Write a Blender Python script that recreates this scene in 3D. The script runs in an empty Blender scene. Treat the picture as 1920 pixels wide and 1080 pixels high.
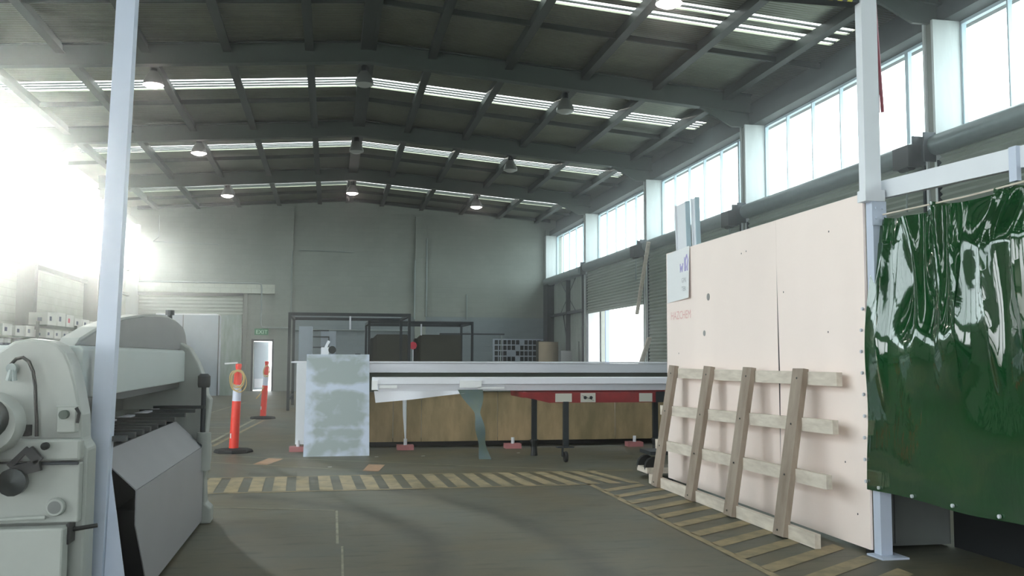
import bpy, math, random
from mathutils import Vector, Matrix
random.seed(7)
scene = bpy.context.scene
COL = scene.collection
# ------------------------------------------------------------------ camera
F_PX, YAW, PITCH, ROLL, CAM_H = 1754.7, 0.1912, 0.0741, 0.0033, 1.35
fw = Vector((math.sin(YAW)*math.cos(PITCH), math.cos(YAW)*math.cos(PITCH), math.sin(PITCH)))
r0 = Vector((math.cos(YAW), -math.sin(YAW), 0)); u0 = r0.cross(fw)
rr = r0*math.cos(ROLL) + u0*math.sin(ROLL); uu = rr.cross(fw)
cd = bpy.data.cameras.new('camera'); cam = bpy.data.objects.new('camera', cd); COL.objects.link(cam)
cam.matrix_world = Matrix(((rr.x, uu.x, -fw.x, 0), (rr.y, uu.y, -fw.y, 0), (rr.z, uu.z, -fw.z, CAM_H), (0, 0, 0, 1)))
cd.sensor_width = 36; cd.lens = 36*F_PX/1920; cd.clip_end = 500; cd.clip_start = .05
scene.camera = cam
# ------------------------------------------------------------------ world, sun, exposure
WORLD = 6.0
w = bpy.data.worlds.new('sky'); scene.world = w; w.use_nodes = True
nt = w.node_tree; nt.nodes.clear()
tc = nt.nodes.new('ShaderNodeTexCoord'); sp = nt.nodes.new('ShaderNodeSeparateXYZ'); cr = nt.nodes.new('ShaderNodeValToRGB')
bg = nt.nodes.new('ShaderNodeBackground'); wo = nt.nodes.new('ShaderNodeOutputWorld')
mr = nt.nodes.new('ShaderNodeMapRange'); mr.inputs[1].default_value = -1; mr.inputs[2].default_value = 1
nt.links.new(tc.outputs['Generated'], sp.inputs[0]); nt.links.new(sp.outputs[2], mr.inputs[0]); nt.links.new(mr.outputs[0], cr.inputs[0])
e = cr.color_ramp.elements
e[0].position = .47; e[0].color = (.40, .41, .40, 1)
e[1].position = .53; e[1].color = (.93, .98, 1.0, 1)
nt.links.new(cr.outputs[0], bg.inputs[0]); bg.inputs[1].default_value = WORLD
nt.links.new(bg.outputs[0], wo.inputs[0])
sl = bpy.data.lights.new('sun', 'SUN'); sl.energy = 6.0; sl.angle = .06; sl.color = (1, .92, .84)
so = bpy.data.objects.new('sun', sl); COL.objects.link(so)
so.rotation_euler = Vector((-.298, .937, .181)).to_track_quat('Z', 'Y').to_euler()
vs = scene.view_settings
vs.view_transform = 'Standard'; vs.look = 'None'; vs.gamma = 1; vs.use_curve_mapping = False; vs.exposure = 0.25

# ------------------------------------------------------------------ materials
def S(r, g, b):
    f = lambda c: (c/255/12.92) if c/255 <= .04045 else ((c/255+.055)/1.055)**2.4
    return (f(r), f(g), f(b), 1)
def mat(name, col, rough=.6, metal=0, var=0.0, vscale=3.0, col2=None, bump=0, bscale=20, coat=0, spec=.5, emit=0, stretch=(1, 1, 1)):
    m = bpy.data.materials.new(name); m.use_nodes = True
    n = m.node_tree.nodes; L = m.node_tree.links; b = n['Principled BSDF']
    b.inputs['Base Color'].default_value = col; b.inputs['Roughness'].default_value = rough
    b.inputs['Metallic'].default_value = metal; b.inputs['Coat Weight'].default_value = coat
    b.inputs['Specular IOR Level'].default_value = spec
    if emit: b.inputs['Emission Color'].default_value = col; b.inputs['Emission Strength'].default_value = emit
    t = n.new('ShaderNodeTexCoord'); mp = n.new('ShaderNodeMapping'); mp.inputs['Scale'].default_value = stretch
    L.new(t.outputs['Object'], mp.inputs[0])
    if var or col2:
        nz = n.new('ShaderNodeTexNoise'); nz.inputs['Scale'].default_value = vscale; nz.inputs['Detail'].default_value = 6
        nz.inputs['Roughness'].default_value = .65
        L.new(mp.outputs[0], nz.inputs['Vector'])
        rp = n.new('ShaderNodeValToRGB'); rp.color_ramp.elements[0].position = .35; rp.color_ramp.elements[1].position = .65
        c2 = col2 or tuple(c*(1-var) for c in col[:3])+(1,)
        rp.color_ramp.elements[0].color = c2; rp.color_ramp.elements[1].color = col
        L.new(nz.outputs[0], rp.inputs[0]); L.new(rp.outputs[0], b.inputs['Base Color'])
    if bump:
        nb = n.new('ShaderNodeTexNoise'); nb.inputs['Scale'].default_value = bscale; nb.inputs['Detail'].default_value = 3
        L.new(mp.outputs[0], nb.inputs['Vector'])
        bp = n.new('ShaderNodeBump'); bp.inputs['Strength'].default_value = bump; bp.inputs['Distance'].default_value = .01
        L.new(nb.outputs[0], bp.inputs['Height']); L.new(bp.outputs[0], b.inputs['Normal'])
    return m
def block_mat(name, c1, c2, cm, sc=1.0, rough=.75):
    # painted concrete block: brick pattern mapped onto x/y + z
    m = mat(name, c1, rough); n = m.node_tree.nodes; L = m.node_tree.links; b = n['Principled BSDF']
    t = n['Texture Coordinate']; s = n.new('ShaderNodeSeparateXYZ'); L.new(t.outputs['Object'], s.inputs[0])
    ad = n.new('ShaderNodeMath'); ad.operation = 'ADD'; L.new(s.outputs[0], ad.inputs[0]); L.new(s.outputs[1], ad.inputs[1])
    cb = n.new('ShaderNodeCombineXYZ'); L.new(ad.outputs[0], cb.inputs[0]); L.new(s.outputs[2], cb.inputs[1])
    br = n.new('ShaderNodeTexBrick'); br.inputs['Scale'].default_value = sc
    br.inputs['Brick Width'].default_value = .4; br.inputs['Row Height'].default_value = .2; br.inputs['Mortar Size'].default_value = .006
    br.inputs['Color1'].default_value = c1; br.inputs['Color2'].default_value = c2; br.inputs['Mortar'].default_value = cm
    L.new(cb.outputs[0], br.inputs['Vector'])
    nz = n.new('ShaderNodeTexNoise'); nz.inputs['Scale'].default_value = .8; nz.inputs['Detail'].default_value = 5
    L.new(t.outputs['Object'], nz.inputs['Vector'])
    mx = n.new('ShaderNodeMix'); mx.data_type = 'RGBA'; mx.blend_type = 'MULTIPLY'; mx.inputs[0].default_value = .35
    L.new(br.outputs[0], mx.inputs[6]); L.new(nz.outputs[0], mx.inputs[7]); L.new(mx.outputs[2], b.inputs['Base Color'])
    bp = n.new('ShaderNodeBump'); bp.inputs['Strength'].default_value = .5; bp.inputs['Distance'].default_value = .005
    L.new(br.outputs['Fac'], bp.inputs['Height']); bp.invert = True; L.new(bp.outputs[0], b.inputs['Normal'])
    return m
def ribbed(name, col, axis, period, rough=.5, metal=0, strength=.6, var=.15, vs=2):
    m = mat(name, col, rough, metal, var, vs); n = m.node_tree.nodes; L = m.node_tree.links; b = n['Principled BSDF']
    wv = n.new('ShaderNodeTexWave'); wv.wave_type = 'BANDS'; wv.bands_direction = axis; wv.inputs['Scale'].default_value = 0.314159/period
    L.new(n['Texture Coordinate'].outputs['Object'], wv.inputs['Vector'])
    bp = n.new('ShaderNodeBump'); bp.inputs['Strength'].default_value = strength; bp.inputs['Distance'].default_value = .02
    L.new(wv.outputs[0], bp.inputs['Height']); L.new(bp.outputs[0], b.inputs['Normal'])
    return m
def glass_mat(name, tint=(.95, 1, 1, 1), gl=.08, rough=.03, transl=0):
    m = bpy.data.materials.new(name); m.use_nodes = True; n = m.node_tree.nodes; L = m.node_tree.links; n.clear()
    o = n.new('ShaderNodeOutputMaterial'); t = n.new('ShaderNodeBsdfTransparent'); t.inputs[0].default_value = tint
    g = n.new('ShaderNodeBsdfGlossy'); g.inputs['Roughness'].default_value = rough
    mx = n.new('ShaderNodeMixShader'); mx.inputs[0].default_value = gl
    L.new(t.outputs[0], mx.inputs[1]); L.new(g.outputs[0], mx.inputs[2]); last = mx
    if transl:
        tr = n.new('ShaderNodeBsdfTranslucent'); tr.inputs[0].default_value = tint
        m2 = n.new('ShaderNodeMixShader'); m2.inputs[0].default_value = transl
        L.new(mx.outputs[0], m2.inputs[1]); L.new(tr.outputs[0], m2.inputs[2]); last = m2
    L.new(last.outputs[0], o.inputs[0]); return m

M = dict(
    block=block_mat('painted_block', S(154, 162, 154), S(149, 157, 149), S(142, 150, 142)),
    block_low=block_mat('painted_block_lower', S(140, 152, 156), S(136, 148, 152), S(128, 140, 145)),
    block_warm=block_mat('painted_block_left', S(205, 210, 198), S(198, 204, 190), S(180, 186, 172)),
    wall_dark=mat('backlit_wall_shade', S(48, 60, 60), .7, var=.2),
    beam=mat('green_grey_steel_paint', S(60, 72, 66), .55, var=.15, vscale=1.5),
    purlin=mat('galvanised_purlin', S(44, 52, 47), .5, .2, var=.2),
    col_white=mat('white_column_paint', S(206, 214, 214), .6, var=.12, vscale=2, stretch=(3, 3, .5)),
    col_grey=mat('grey_paint_and_shade', S(120, 126, 118), .6, var=.12),
    roof=ribbed('ribbed_roof_sheet', S(136, 140, 122), 'Y', .09, .38, .6, .6, .3, 1.2),
    frame=mat('window_frame_bloom_pale', S(176, 198, 208), .5),  # pale tint stands in for bloom from the bright windows
    glass=glass_mat('window_glass'),
    poly=glass_mat('polycarbonate_sheet', (.9, .95, .93, 1), .05, .3, .45),
    slat=mat('roller_shutter_steel', S(150, 160, 150), .42, .2, var=.12, vscale=1),
    drum=mat('shutter_drum_steel', S(120, 134, 134), .35, .4, var=.15),
    black=mat('black_plastic', S(28, 30, 30), .5),
    darksteel=mat('dark_steel_tube', S(52, 58, 62), .45, .4, var=.2),
    white=mat('white_post_paint', S(226, 230, 236), .4, var=.06),
    bluewhite=mat('pale_blue_white_paint', S(196, 206, 224), .4, var=.06),
    machine=mat('machine_grey_enamel', S(162, 167, 162), .42, var=.12, vscale=4),
    machine_dk=mat('machine_dark_grey_enamel', S(110, 114, 113), .45, var=.12, vscale=3),
    apron=mat('apron_sheet_steel', S(158, 158, 162), .45, .1, var=.08, vscale=2),
    beam_enamel=mat('pale_grey_green_enamel', S(176, 186, 184), .4, var=.06, vscale=2),
    inner=mat('interior_shade_black', S(24, 24, 28), .6),
    finger=mat('blackened_finger_steel', S(40, 46, 46), .4, .5),
    rubber=mat('black_rubber', S(36, 36, 36), .8),
    orange=mat('fluorescent_orange_plastic', S(244, 62, 44), .45, emit=0),
    reflect=mat('reflective_white_band', S(214, 218, 236), .3),
    rope=mat('cream_rope', S(206, 178, 120), .8),
    alu=mat('brushed_aluminium', S(222, 224, 232), .36, .35, var=.1, vscale=2, stretch=(.4, 4, 4)),
    film=mat('white_protective_film', S(232, 234, 242), .35),
    ply=mat('weathered_plywood', S(172, 148, 112), .7, col2=S(128, 114, 82), vscale=1.6, stretch=(2.2, 1, .7)),
    red=mat('red_trestle_paint', S(150, 38, 42), .45, var=.4, vscale=5),
    redfoot=mat('faded_red_rubber', S(180, 116, 118), .7),
    label=mat('paper_label', S(190, 188, 178), .6),
    hoard=mat('pale_hoarding_ply', S(253, 237, 229), .62, var=.05, vscale=1.5, stretch=(1, 1, .4)),
    timber=mat('rough_pine_timber', S(166, 152, 138), .7, col2=S(138, 122, 108), vscale=2.5, stretch=(4, 3, .6)),
    timber_lt=mat('pale_pine_slat', S(226, 216, 202), .75, col2=S(198, 186, 172), vscale=4, stretch=(4, .8, 4)),
    paper=mat('white_paper', S(236, 238, 240), .6),
    purple=mat('purple_marker', S(178, 170, 216), .6), redink=mat('faint_red_ink', S(236, 190, 186), .6),
    grey_ink=mat('faint_grey_ink', S(176, 178, 182), .6), ink=mat('black_ink', S(30, 30, 34), .6),
    smudge=mat('grey_smudge', S(150, 148, 146), .7),
    yellow=mat('yellow_hazard_paint', S(196, 190, 70), .5),
    brown=mat('dark_brown_board', S(62, 62, 52), .7, var=.2), brown_dk=mat('darker_brown_board', S(38, 42, 38), .7),
    cab=mat('blue_grey_cabinet_steel', S(172, 184, 196), .45, var=.08),
    cab_dirty=mat('stained_panel', S(150, 166, 164), .6, col2=S(112, 132, 118), vscale=3, stretch=(2, 2, .4)),
    signgreen=mat('exit_sign_green', S(70, 140, 100), .5), signlit=mat('exit_sign_text', S(210, 240, 220), .5),
    signred=mat('red_sign', S(214, 50, 74), .5),
    carton=mat('white_carton', S(214, 216, 210), .7, var=.06), tan=mat('tan_cardboard', S(170, 156, 132), .75, var=.1),
    can=mat('white_paint_tin', S(206, 212, 214), .35), tinlabel=mat('dark_tin_label', S(60, 70, 96), .5), cartonred=mat('red_print', S(190, 60, 80), .6),
    shelf=mat('shelf_grey_green_steel', S(72, 84, 74), .5), lampshell=mat('spun_aluminium_lamp', S(150, 154, 150), .35, .6),
    lampoff=mat('unlit_lens', S(168, 172, 168), .3),
    cable_red=mat('dark_red_cable', S(140, 40, 60), .5), pipe=mat('grey_conduit', S(134, 146, 144), .5),
    bluefence=mat('pale_blue_sheet', S(140, 158, 205), .6),
    clad=ribbed('vertical_ribbed_cladding', S(140, 150, 142), 'Y', .25, .5, .1, .8),
    booth_shade=mat('near_black_shade', S(20, 24, 26), .9),
    bluefilm=mat('blue_green_film_strip', S(88, 108, 116), .4, col2=S(104, 118, 104), vscale=4),
    concrete_out=mat('outside_concrete', S(190, 190, 185), .8),
)
# lit lamp lens
def emit_mat(name, col, st):
    m = bpy.data.materials.new(name); m.use_nodes = True; n = m.node_tree.nodes; n.clear()
    o = n.new('ShaderNodeOutputMaterial'); e_ = n.new('ShaderNodeEmission'); e_.inputs[0].default_value = col; e_.inputs[1].default_value = st
    m.node_tree.links.new(e_.outputs[0], o.inputs[0]); return m
M['lampon'] = emit_mat('glowing_lens', (1, .84, .80, 1), 26)

# primed board: grey-green primer under smeared white film
def board_mat():
    m = mat('smeared_primer_board', S(150, 162, 160), .5); n = m.node_tree.nodes; L = m.node_tree.links; b = n['Principled BSDF']
    t = n['Texture Coordinate']
    sp_ = n.new('ShaderNodeSeparateXYZ'); L.new(t.outputs['Generated'], sp_.inputs[0])
    nz = n.new('ShaderNodeTexNoise'); nz.inputs['Scale'].default_value = 3.0; nz.inputs['Detail'].default_value = 4; nz.inputs['Distortion'].default_value = .4
    mp = n.new('ShaderNodeMapping'); mp.inputs['Scale'].default_value = (1.6, 1, 2.0); L.new(t.outputs['Object'], mp.inputs[0]); L.new(mp.outputs[0], nz.inputs['Vector'])
    def math_(op, a, b_=None, c=None):
        q = n.new('ShaderNodeMath'); q.operation = op
        for i, v in enumerate((a, b_, c)):
            if v is None: continue
            if isinstance(v, (int, float)): q.inputs[i].default_value = v
            else: L.new(v, q.inputs[i])
        return q.outputs[0]
    ex = math_('ABSOLUTE', math_('SUBTRACT', sp_.outputs[0], .5)); ez = math_('ABSOLUTE', math_('SUBTRACT', sp_.outputs[2], .5))
    edge = math_('MAXIMUM', math_('MULTIPLY', math_('SUBTRACT', ex, .30), 5), math_('MULTIPLY', math_('SUBTRACT', ez, .42), 9))
    edge = math_('MAXIMUM', edge, 0)
    band = lambda z, h: math_('MAXIMUM', math_('SUBTRACT', 1, math_('MULTIPLY', math_('ABSOLUTE', math_('SUBTRACT', sp_.outputs[2], z)), 1/h)), 0)
    s = math_('ADD', math_('MULTIPLY', edge, .5), math_('MULTIPLY', band(.66, .07), .65))
    s = math_('ADD', s, math_('MULTIPLY', band(.16, .06), .35)); s = math_('ADD', s, math_('MULTIPLY', band(.27, .03), .2))
    s = math_('ADD', s, math_('MULTIPLY', math_('SUBTRACT', nz.outputs[0], .5), 1.5))
    rp = n.new('ShaderNodeValToRGB'); rp.color_ramp.elements[0].position = .08; rp.color_ramp.elements[1].position = .55
    rp.color_ramp.elements[0].color = S(154, 165, 165); rp.color_ramp.elements[1].color = S(196, 206, 222)
    L.new(s, rp.inputs[0]); L.new(rp.outputs[0], b.inputs['Base Color']); return m
M['board'] = board_mat()

def floor_mat():
    m = mat('worn_concrete_floor', S(100, 104, 98), .5); n = m.node_tree.nodes; L = m.node_tree.links; b = n['Principled BSDF']
    t = n['Texture Coordinate']
    def math_(op, a, b_=None, c=None):
        q = n.new('ShaderNodeMath'); q.operation = op
        for i, v in enumerate((a, b_, c)):
            if v is None: continue
            if isinstance(v, (int, float)): q.inputs[i].default_value = v
            else: L.new(v, q.inputs[i])
        return q.outputs[0]
    def noise(sc, det=6, rough=.6, st=(1, 1, 1)):
        mp = n.new('ShaderNodeMapping'); mp.inputs['Scale'].default_value = st; L.new(t.outputs['Object'], mp.inputs[0])
        q = n.new('ShaderNodeTexNoise'); q.inputs['Scale'].default_value = sc; q.inputs['Detail'].default_value = det; q.inputs['Roughness'].default_value = rough
        L.new(mp.outputs[0], q.inputs['Vector']); return q.outputs[0]
    big = noise(.35, 4); mid = noise(1.6, 8, .7); fine = noise(5, 8, .72, (.45, 2.2, 1))
    rp = n.new('ShaderNodeValToRGB'); rp.color_ramp.elements[0].position = .38; rp.color_ramp.elements[1].position = .62
    rp.color_ramp.elements[0].color = S(96, 86, 60); rp.color_ramp.elements[1].color = S(90, 95, 88)
    L.new(math_('ADD', math_('MULTIPLY', big, .6), math_('MULTIPLY', mid, .4)), rp.inputs[0])
    rp2 = n.new('ShaderNodeValToRGB'); rp2.color_ramp.elements[0].position = .34; rp2.color_ramp.elements[1].position = .47
    rp2.color_ramp.elements[0].color = (.42, .42, .40, 1); rp2.color_ramp.elements[1].color = (1, 1, 1, 1)
    L.new(fine, rp2.inputs[0])
    mx = n.new('ShaderNodeMix'); mx.data_type = 'RGBA'; mx.blend_type = 'MULTIPLY'; mx.inputs[0].default_value = .75
    L.new(rp.outputs[0], mx.inputs[6]); L.new(rp2.outputs[0], mx.inputs[7])
    # tyre marks: arcs of circles
    s = n.new('ShaderNodeSeparateXYZ'); L.new(t.outputs['Object'], s.inputs[0])
    tot = None
    for cx, cy, R, wd in ((-2.42, 6.75, 3.17, .20), (-4.57, 6.25, 6.28, .20)):
        dx = math_('SUBTRACT', s.outputs[0], cx); dy = math_('SUBTRACT', s.outputs[1], cy)
        d = math_('SQRT', math_('ADD', math_('MULTIPLY', dx, dx), math_('MULTIPLY', dy, dy)))
        a = math_('ABSOLUTE', math_('SUBTRACT', d, R)); v = math_('MAXIMUM', math_('SUBTRACT', 1, math_('DIVIDE', a, wd)), 0)
        v = math_('MULTIPLY', v, math_('GREATER_THAN', s.outputs[0], -.9)); v = math_('MULTIPLY', v, math_('MULTIPLY', mid, 1.5))
        tot = v if tot is None else math_('MAXIMUM', tot, v)
    m2 = n.new('ShaderNodeMix'); m2.data_type = 'RGBA'; L.new(tot, m2.inputs[0]); L.new(mx.outputs[2], m2.inputs[6]); m2.inputs[7].default_value = S(58, 56, 46)
    L.new(m2.outputs[2], b.inputs['Base Color'])
    rr_ = n.new('ShaderNodeMapRange'); rr_.inputs[3].default_value = .38; rr_.inputs[4].default_value = .62; L.new(mid, rr_.inputs[0]); L.new(rr_.outputs[0], b.inputs['Roughness'])
    bp = n.new('ShaderNodeBump'); bp.inputs['Strength'].default_value = .15; bp.inputs['Distance'].default_value = .01; L.new(fine, bp.inputs['Height']); L.new(bp.outputs[0], b.inputs['Normal'])
    return m
M['floor'] = floor_mat()
def paint_mat(name, c, worn):
    m = mat(name, c, .6); n = m.node_tree.nodes; L = m.node_tree.links; b = n['Principled BSDF']
    nz = n.new('ShaderNodeTexNoise'); nz.inputs['Scale'].default_value = 5; nz.inputs['Detail'].default_value = 8; nz.inputs['Roughness'].default_value = .7
    L.new(n['Texture Coordinate'].outputs['Object'], nz.inputs['Vector'])
    rp = n.new('ShaderNodeValToRGB'); rp.color_ramp.elements[0].position = .38; rp.color_ramp.elements[1].position = .58
    rp.color_ramp.elements[0].color = worn; rp.color_ramp.elements[1].color = c
    L.new(nz.outputs[0], rp.inputs[0]); L.new(rp.outputs[0], b.inputs['Base Color']); return m
M['mark'] = paint_mat('worn_yellow_marking', S(162, 144, 110), S(126, 119, 94))
M['markor'] = paint_mat('worn_orange_marking', S(188, 146, 114), S(166, 136, 108))
M['markw'] = paint_mat('worn_pale_marking', S(166, 162, 138), S(126, 124, 108))

def curtain_mat():
    m = mat('green_pvc_film', S(10, 64, 26), .07, coat=.6, spec=.7, col2=S(5, 50, 18), vscale=1.5)
    n = m.node_tree.nodes; L = m.node_tree.links; b = n['Principled BSDF']
    nz = n.new('ShaderNodeTexNoise'); nz.inputs['Scale'].default_value = 3.5; nz.inputs['Detail'].default_value = 3; nz.inputs['Distortion'].default_value = 1
    mp = n.new('ShaderNodeMapping'); mp.inputs['Scale'].default_value = (1, 2.2, .8); L.new(n['Texture Coordinate'].outputs['Object'], mp.inputs[0]); L.new(mp.outputs[0], nz.inputs['Vector'])
    bp = n.new('ShaderNodeBump'); bp.inputs['Strength'].default_value = .12; bp.inputs['Distance'].default_value = .02
    L.new(nz.outputs[0], bp.inputs['Height']); L.new(bp.outputs[0], b.inputs['Normal']); L.new(bp.outputs[0], b.inputs['Coat Normal'])
    b.inputs['Coat Roughness'].default_value = .04
    return m
M['curtain'] = curtain_mat()

# ------------------------------------------------------------------ mesh helpers
class MB:
    def __init__(s): s.v = []; s.f = []; s.mi = []; s.m = 0
    def face(s, pts):
        i = len(s.v); s.v += [tuple(p) for p in pts]; s.f.append(tuple(range(i, i+len(pts)))); s.mi.append(s.m); return s
    def hexa(s, p):   # 8 points: bottom 4 ccw, top 4 ccw
        i = len(s.v); s.v += [tuple(q) for q in p]
        for f in ((3, 2, 1, 0), (4, 5, 6, 7), (0, 1, 5, 4), (1, 2, 6, 5), (2, 3, 7, 6), (3, 0, 4, 7)):
            s.f.append(tuple(i+k for k in f)); s.mi.append(s.m)
        return s
    def box(s, x0, x1, y0, y1, z0, z1):
        x0, x1 = sorted((x0, x1)); y0, y1 = sorted((y0, y1)); z0, z1 = sorted((z0, z1))
        return s.hexa([(x0, y0, z0), (x1, y0, z0), (x1, y1, z0), (x0, y1, z0), (x0, y0, z1), (x1, y0, z1), (x1, y1, z1), (x0, y1, z1)])
    def bar(s, a, b, wd, ht, up=(0, 0, 1)):   # rectangular bar from a to b
        a = Vector(a); b = Vector(b); d = (b-a).normalized(); up = Vector(up)
        if abs(d.dot(up)) > .98: up = Vector((0, 1, 0))
        sx = d.cross(up).normalized()*wd/2; sy = sx.cross(d).normalized()*ht/2
        return s.hexa([a-sx-sy, a+sx-sy, b+sx-sy, b-sx-sy, a-sx+sy, a+sx+sy, b+sx+sy, b-sx+sy])
    def prism(s, poly, axis, a, b):    # poly 2D extruded along axis between a and b
        n = len(poly)
        def P(p, t):
            return {'x': (t, p[0], p[1]), 'y': (p[0], t, p[1]), 'z': (p[0], p[1], t)}[axis]
        i = len(s.v); s.v += [P(p, a) for p in poly]+[P(p, b) for p in poly]
        s.f.append(tuple(i+k for k in range(n))); s.mi.append(s.m); s.f.append(tuple(i+n+k for k in reversed(range(n)))); s.mi.append(s.m)
        for k in range(n):
            s.f.append((i+k, i+n+k, i+n+(k+1) % n, i+(k+1) % n)); s.mi.append(s.m)
        return s
    def tube(s, pts, r, seg=10, cap=True):
        pts = [Vector(p) for p in pts]; rs = r if isinstance(r, (list, tuple)) else [r]*len(pts)
        i0 = len(s.v); prev = None
        for k, p in enumerate(pts):
            d = ((pts[k+1] if k+1 < len(pts) else p)-(pts[k-1] if k else p)).normalized()
            if prev is None:
                ref = Vector((0, 0, 1)) if abs(d.z) < .9 else Vector((1, 0, 0)); a = d.cross(ref).normalized()
            else:
                a = (prev-d*prev.dot(d)).normalized()
            prev = a; b = d.cross(a)
            for j in range(seg):
                t = 2*math.pi*j/seg; s.v.append(tuple(p+(a*math.cos(t)+b*math.sin(t))*rs[k]))
        for k in range(len(pts)-1):
            for j in range(seg):
                q = i0+k*seg; s.f.append((q+j, q+(j+1) % seg, q+seg+(j+1) % seg, q+seg+j)); s.mi.append(s.m)
        if cap:
            s.f.append(tuple(i0+j for j in reversed(range(seg)))); s.mi.append(s.m)
            q = i0+(len(pts)-1)*seg; s.f.append(tuple(q+j for j in range(seg))); s.mi.append(s.m)
        return s
    def lathe(s, prof, c, seg=20, axis='z'):
        pts = []
        i0 = len(s.v)
        for r, h in prof:
            for j in range(seg):
                t = 2*math.pi*j/seg; a, b = r*math.cos(t), r*math.sin(t)
                q = {'z': (a, b, h), 'y': (a, h, b), 'x': (h, a, b)}[axis]
                s.v.append((c[0]+q[0], c[1]+q[1], c[2]+q[2]))
        for k in range(len(prof)-1):
            for j in range(seg):
                q = i0+k*seg; s.f.append((q+j, q+(j+1) % seg, q+seg+(j+1) % seg, q+seg+j)); s.mi.append(s.m)
        for k in (0, len(prof)-1):
            if prof[k][0] > 1e-4:
                q = i0+k*seg; s.f.append(tuple(q+j for j in range(seg))); s.mi.append(s.m)
        return s
    def text(s, txt, size, org, ex, ey, depth=.0):   # flat lettering in the plane (ex, ey)
        cu = bpy.data.curves.new('t', 'FONT'); cu.body = txt; cu.size = size; cu.resolution_u = 2
        ob = bpy.data.objects.new('t', cu); COL.objects.link(ob); dg = bpy.context.evaluated_depsgraph_get()
        me = bpy.data.meshes.new_from_object(ob.evaluated_get(dg)); org = Vector(org); ex = Vector(ex); ey = Vector(ey)
        i = len(s.v); s.v += [tuple(org+ex*v.co.x+ey*v.co.y) for v in me.vertices]
        for p in me.polygons: s.f.append(tuple(i+k for k in p.vertices)); s.mi.append(s.m)
        bpy.data.objects.remove(ob); bpy.data.curves.remove(cu); bpy.data.meshes.remove(me); return s
    def build(s, name, mats, parent=None, origin=None, smooth=False, bevel=0):
        if not isinstance(mats, (list, tuple)): mats = [mats]
        me = bpy.data.meshes.new(name)
        if parent is not None and origin is None: origin = PW[parent.name]
        if origin is None:
            xs = [v[0] for v in s.v]; ys = [v[1] for v in s.v]; zs = [v[2] for v in s.v]
            origin = ((min(xs)+max(xs))/2, (min(ys)+max(ys))/2, min(zs))
        o3 = Vector(origin)
        me.from_pydata([tuple(Vector(v)-o3) for v in s.v], [], s.f); me.update()
        for m_ in mats: me.materials.append(M[m_] if isinstance(m_, str) else m_)
        for p, k in zip(me.polygons, s.mi): p.material_index = k; p.use_smooth = smooth
        if smooth:
            try: me.set_sharp_from_angle(angle=math.radians(40))
            except Exception: pass
        ob = bpy.data.objects.new(name, me); COL.objects.link(ob)
        if parent is None: ob.location = origin
        else:
            ob.parent = parent; ob.location = Vector(origin)-Vector(PW[parent.name])
        PW[ob.name] = tuple(origin)
        if bevel:
            bv = ob.modifiers.new('b', 'BEVEL'); bv.width = bevel; bv.segments = 2; bv.limit_method = 'ANGLE'
        return ob
PW = {}
LABELS = set()
def tag(o, label, cat, group=None, kind=None):
    if label in LABELS and not group: print('DUP LABEL', label)
    LABELS.add(label); o['label'] = label; o['category'] = cat
    if group: o['group'] = group
    if kind: o['kind'] = kind
    return o
def thing(name, loc, label, cat, group=None, kind=None):
    o = bpy.data.objects.new(name, None); COL.objects.link(o); o.location = loc; o.empty_display_size = .2; PW[o.name] = tuple(loc)
    return tag(o, label, cat, group, kind)
def B(*a): return MB().box(*a)
def copy_thing(src, loc, label, group=None):
    c = src.copy(); COL.objects.link(c); c.location = loc; c['label'] = label; PW[c.name] = tuple(loc); LABELS.add(label)
    if group: c['group'] = group
    for ch in src.children:
        k = ch.copy(); COL.objects.link(k); k.parent = c
        for g in ch.children:
            h = g.copy(); COL.objects.link(h); h.parent = k
    return c

# ------------------------------------------------------------------ building shell
XR, XL, XC = 9.315, -7.75, .66            # glass planes and ridge line
YB, S_, Y0 = 38.3, 6.51, 12.3             # back wall, bay spacing, first column
YF = Y0-3*S_                              # front wall
ZS, ZT = 4.72, 6.445                      # sill, head
roofz = lambda x: 7.80-.076*abs(x-XC)
YK = [Y0+k*S_ for k in range(-3, 5)]      # column front faces

# floor with painted markings
fl = MB(); fl.box(XL-.3, XR+.3, YF, YB+.2, -.2, 0)
def quad(m_, p, z=.003):
    fl.m = m_; fl.face([(x, y, z) for x, y in p])
fl.m = 1
# long striped band across
x = -2.9
while x < 3.25:
    lean = -.035+.0*x if x < 1.5 else -.035-.10*(x-1.5)
    x1 = min(x+.135, 3.32); quad(1, [(x, 9.80), (x1, 9.80), (x1+lean, 10.93), (x+lean, 10.93)]); x += .235
quad(1, [(-2.9, 9.72), (2.76, 9.74), (2.76, 9.79), (-2.9, 9.77)]); quad(1, [(-2.9, 10.96), (3.6, 10.90), (3.6, 10.94), (-2.9, 11.0)])
# striped band beside the hoarding
quad(1, [(2.70, 3.4), (2.76, 3.4), (2.78, 9.79), (2.72, 9.79)])
y = 3.2
while y < 9.6:
    h = .17; e_ = min(.56, 9.75-y)
    quad(1, [(2.76, y), (3.62, y+.6), (3.62, y+.6+h), (2.76, y+h)]) if y+.8 < 9.75 else quad(1, [(2.76, y), (3.3, min(y+.38, 9.76)), (3.3, min(y+.38+h, 9.78)), (2.76, min(y+h, 9.78))])
    y += .40
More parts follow.
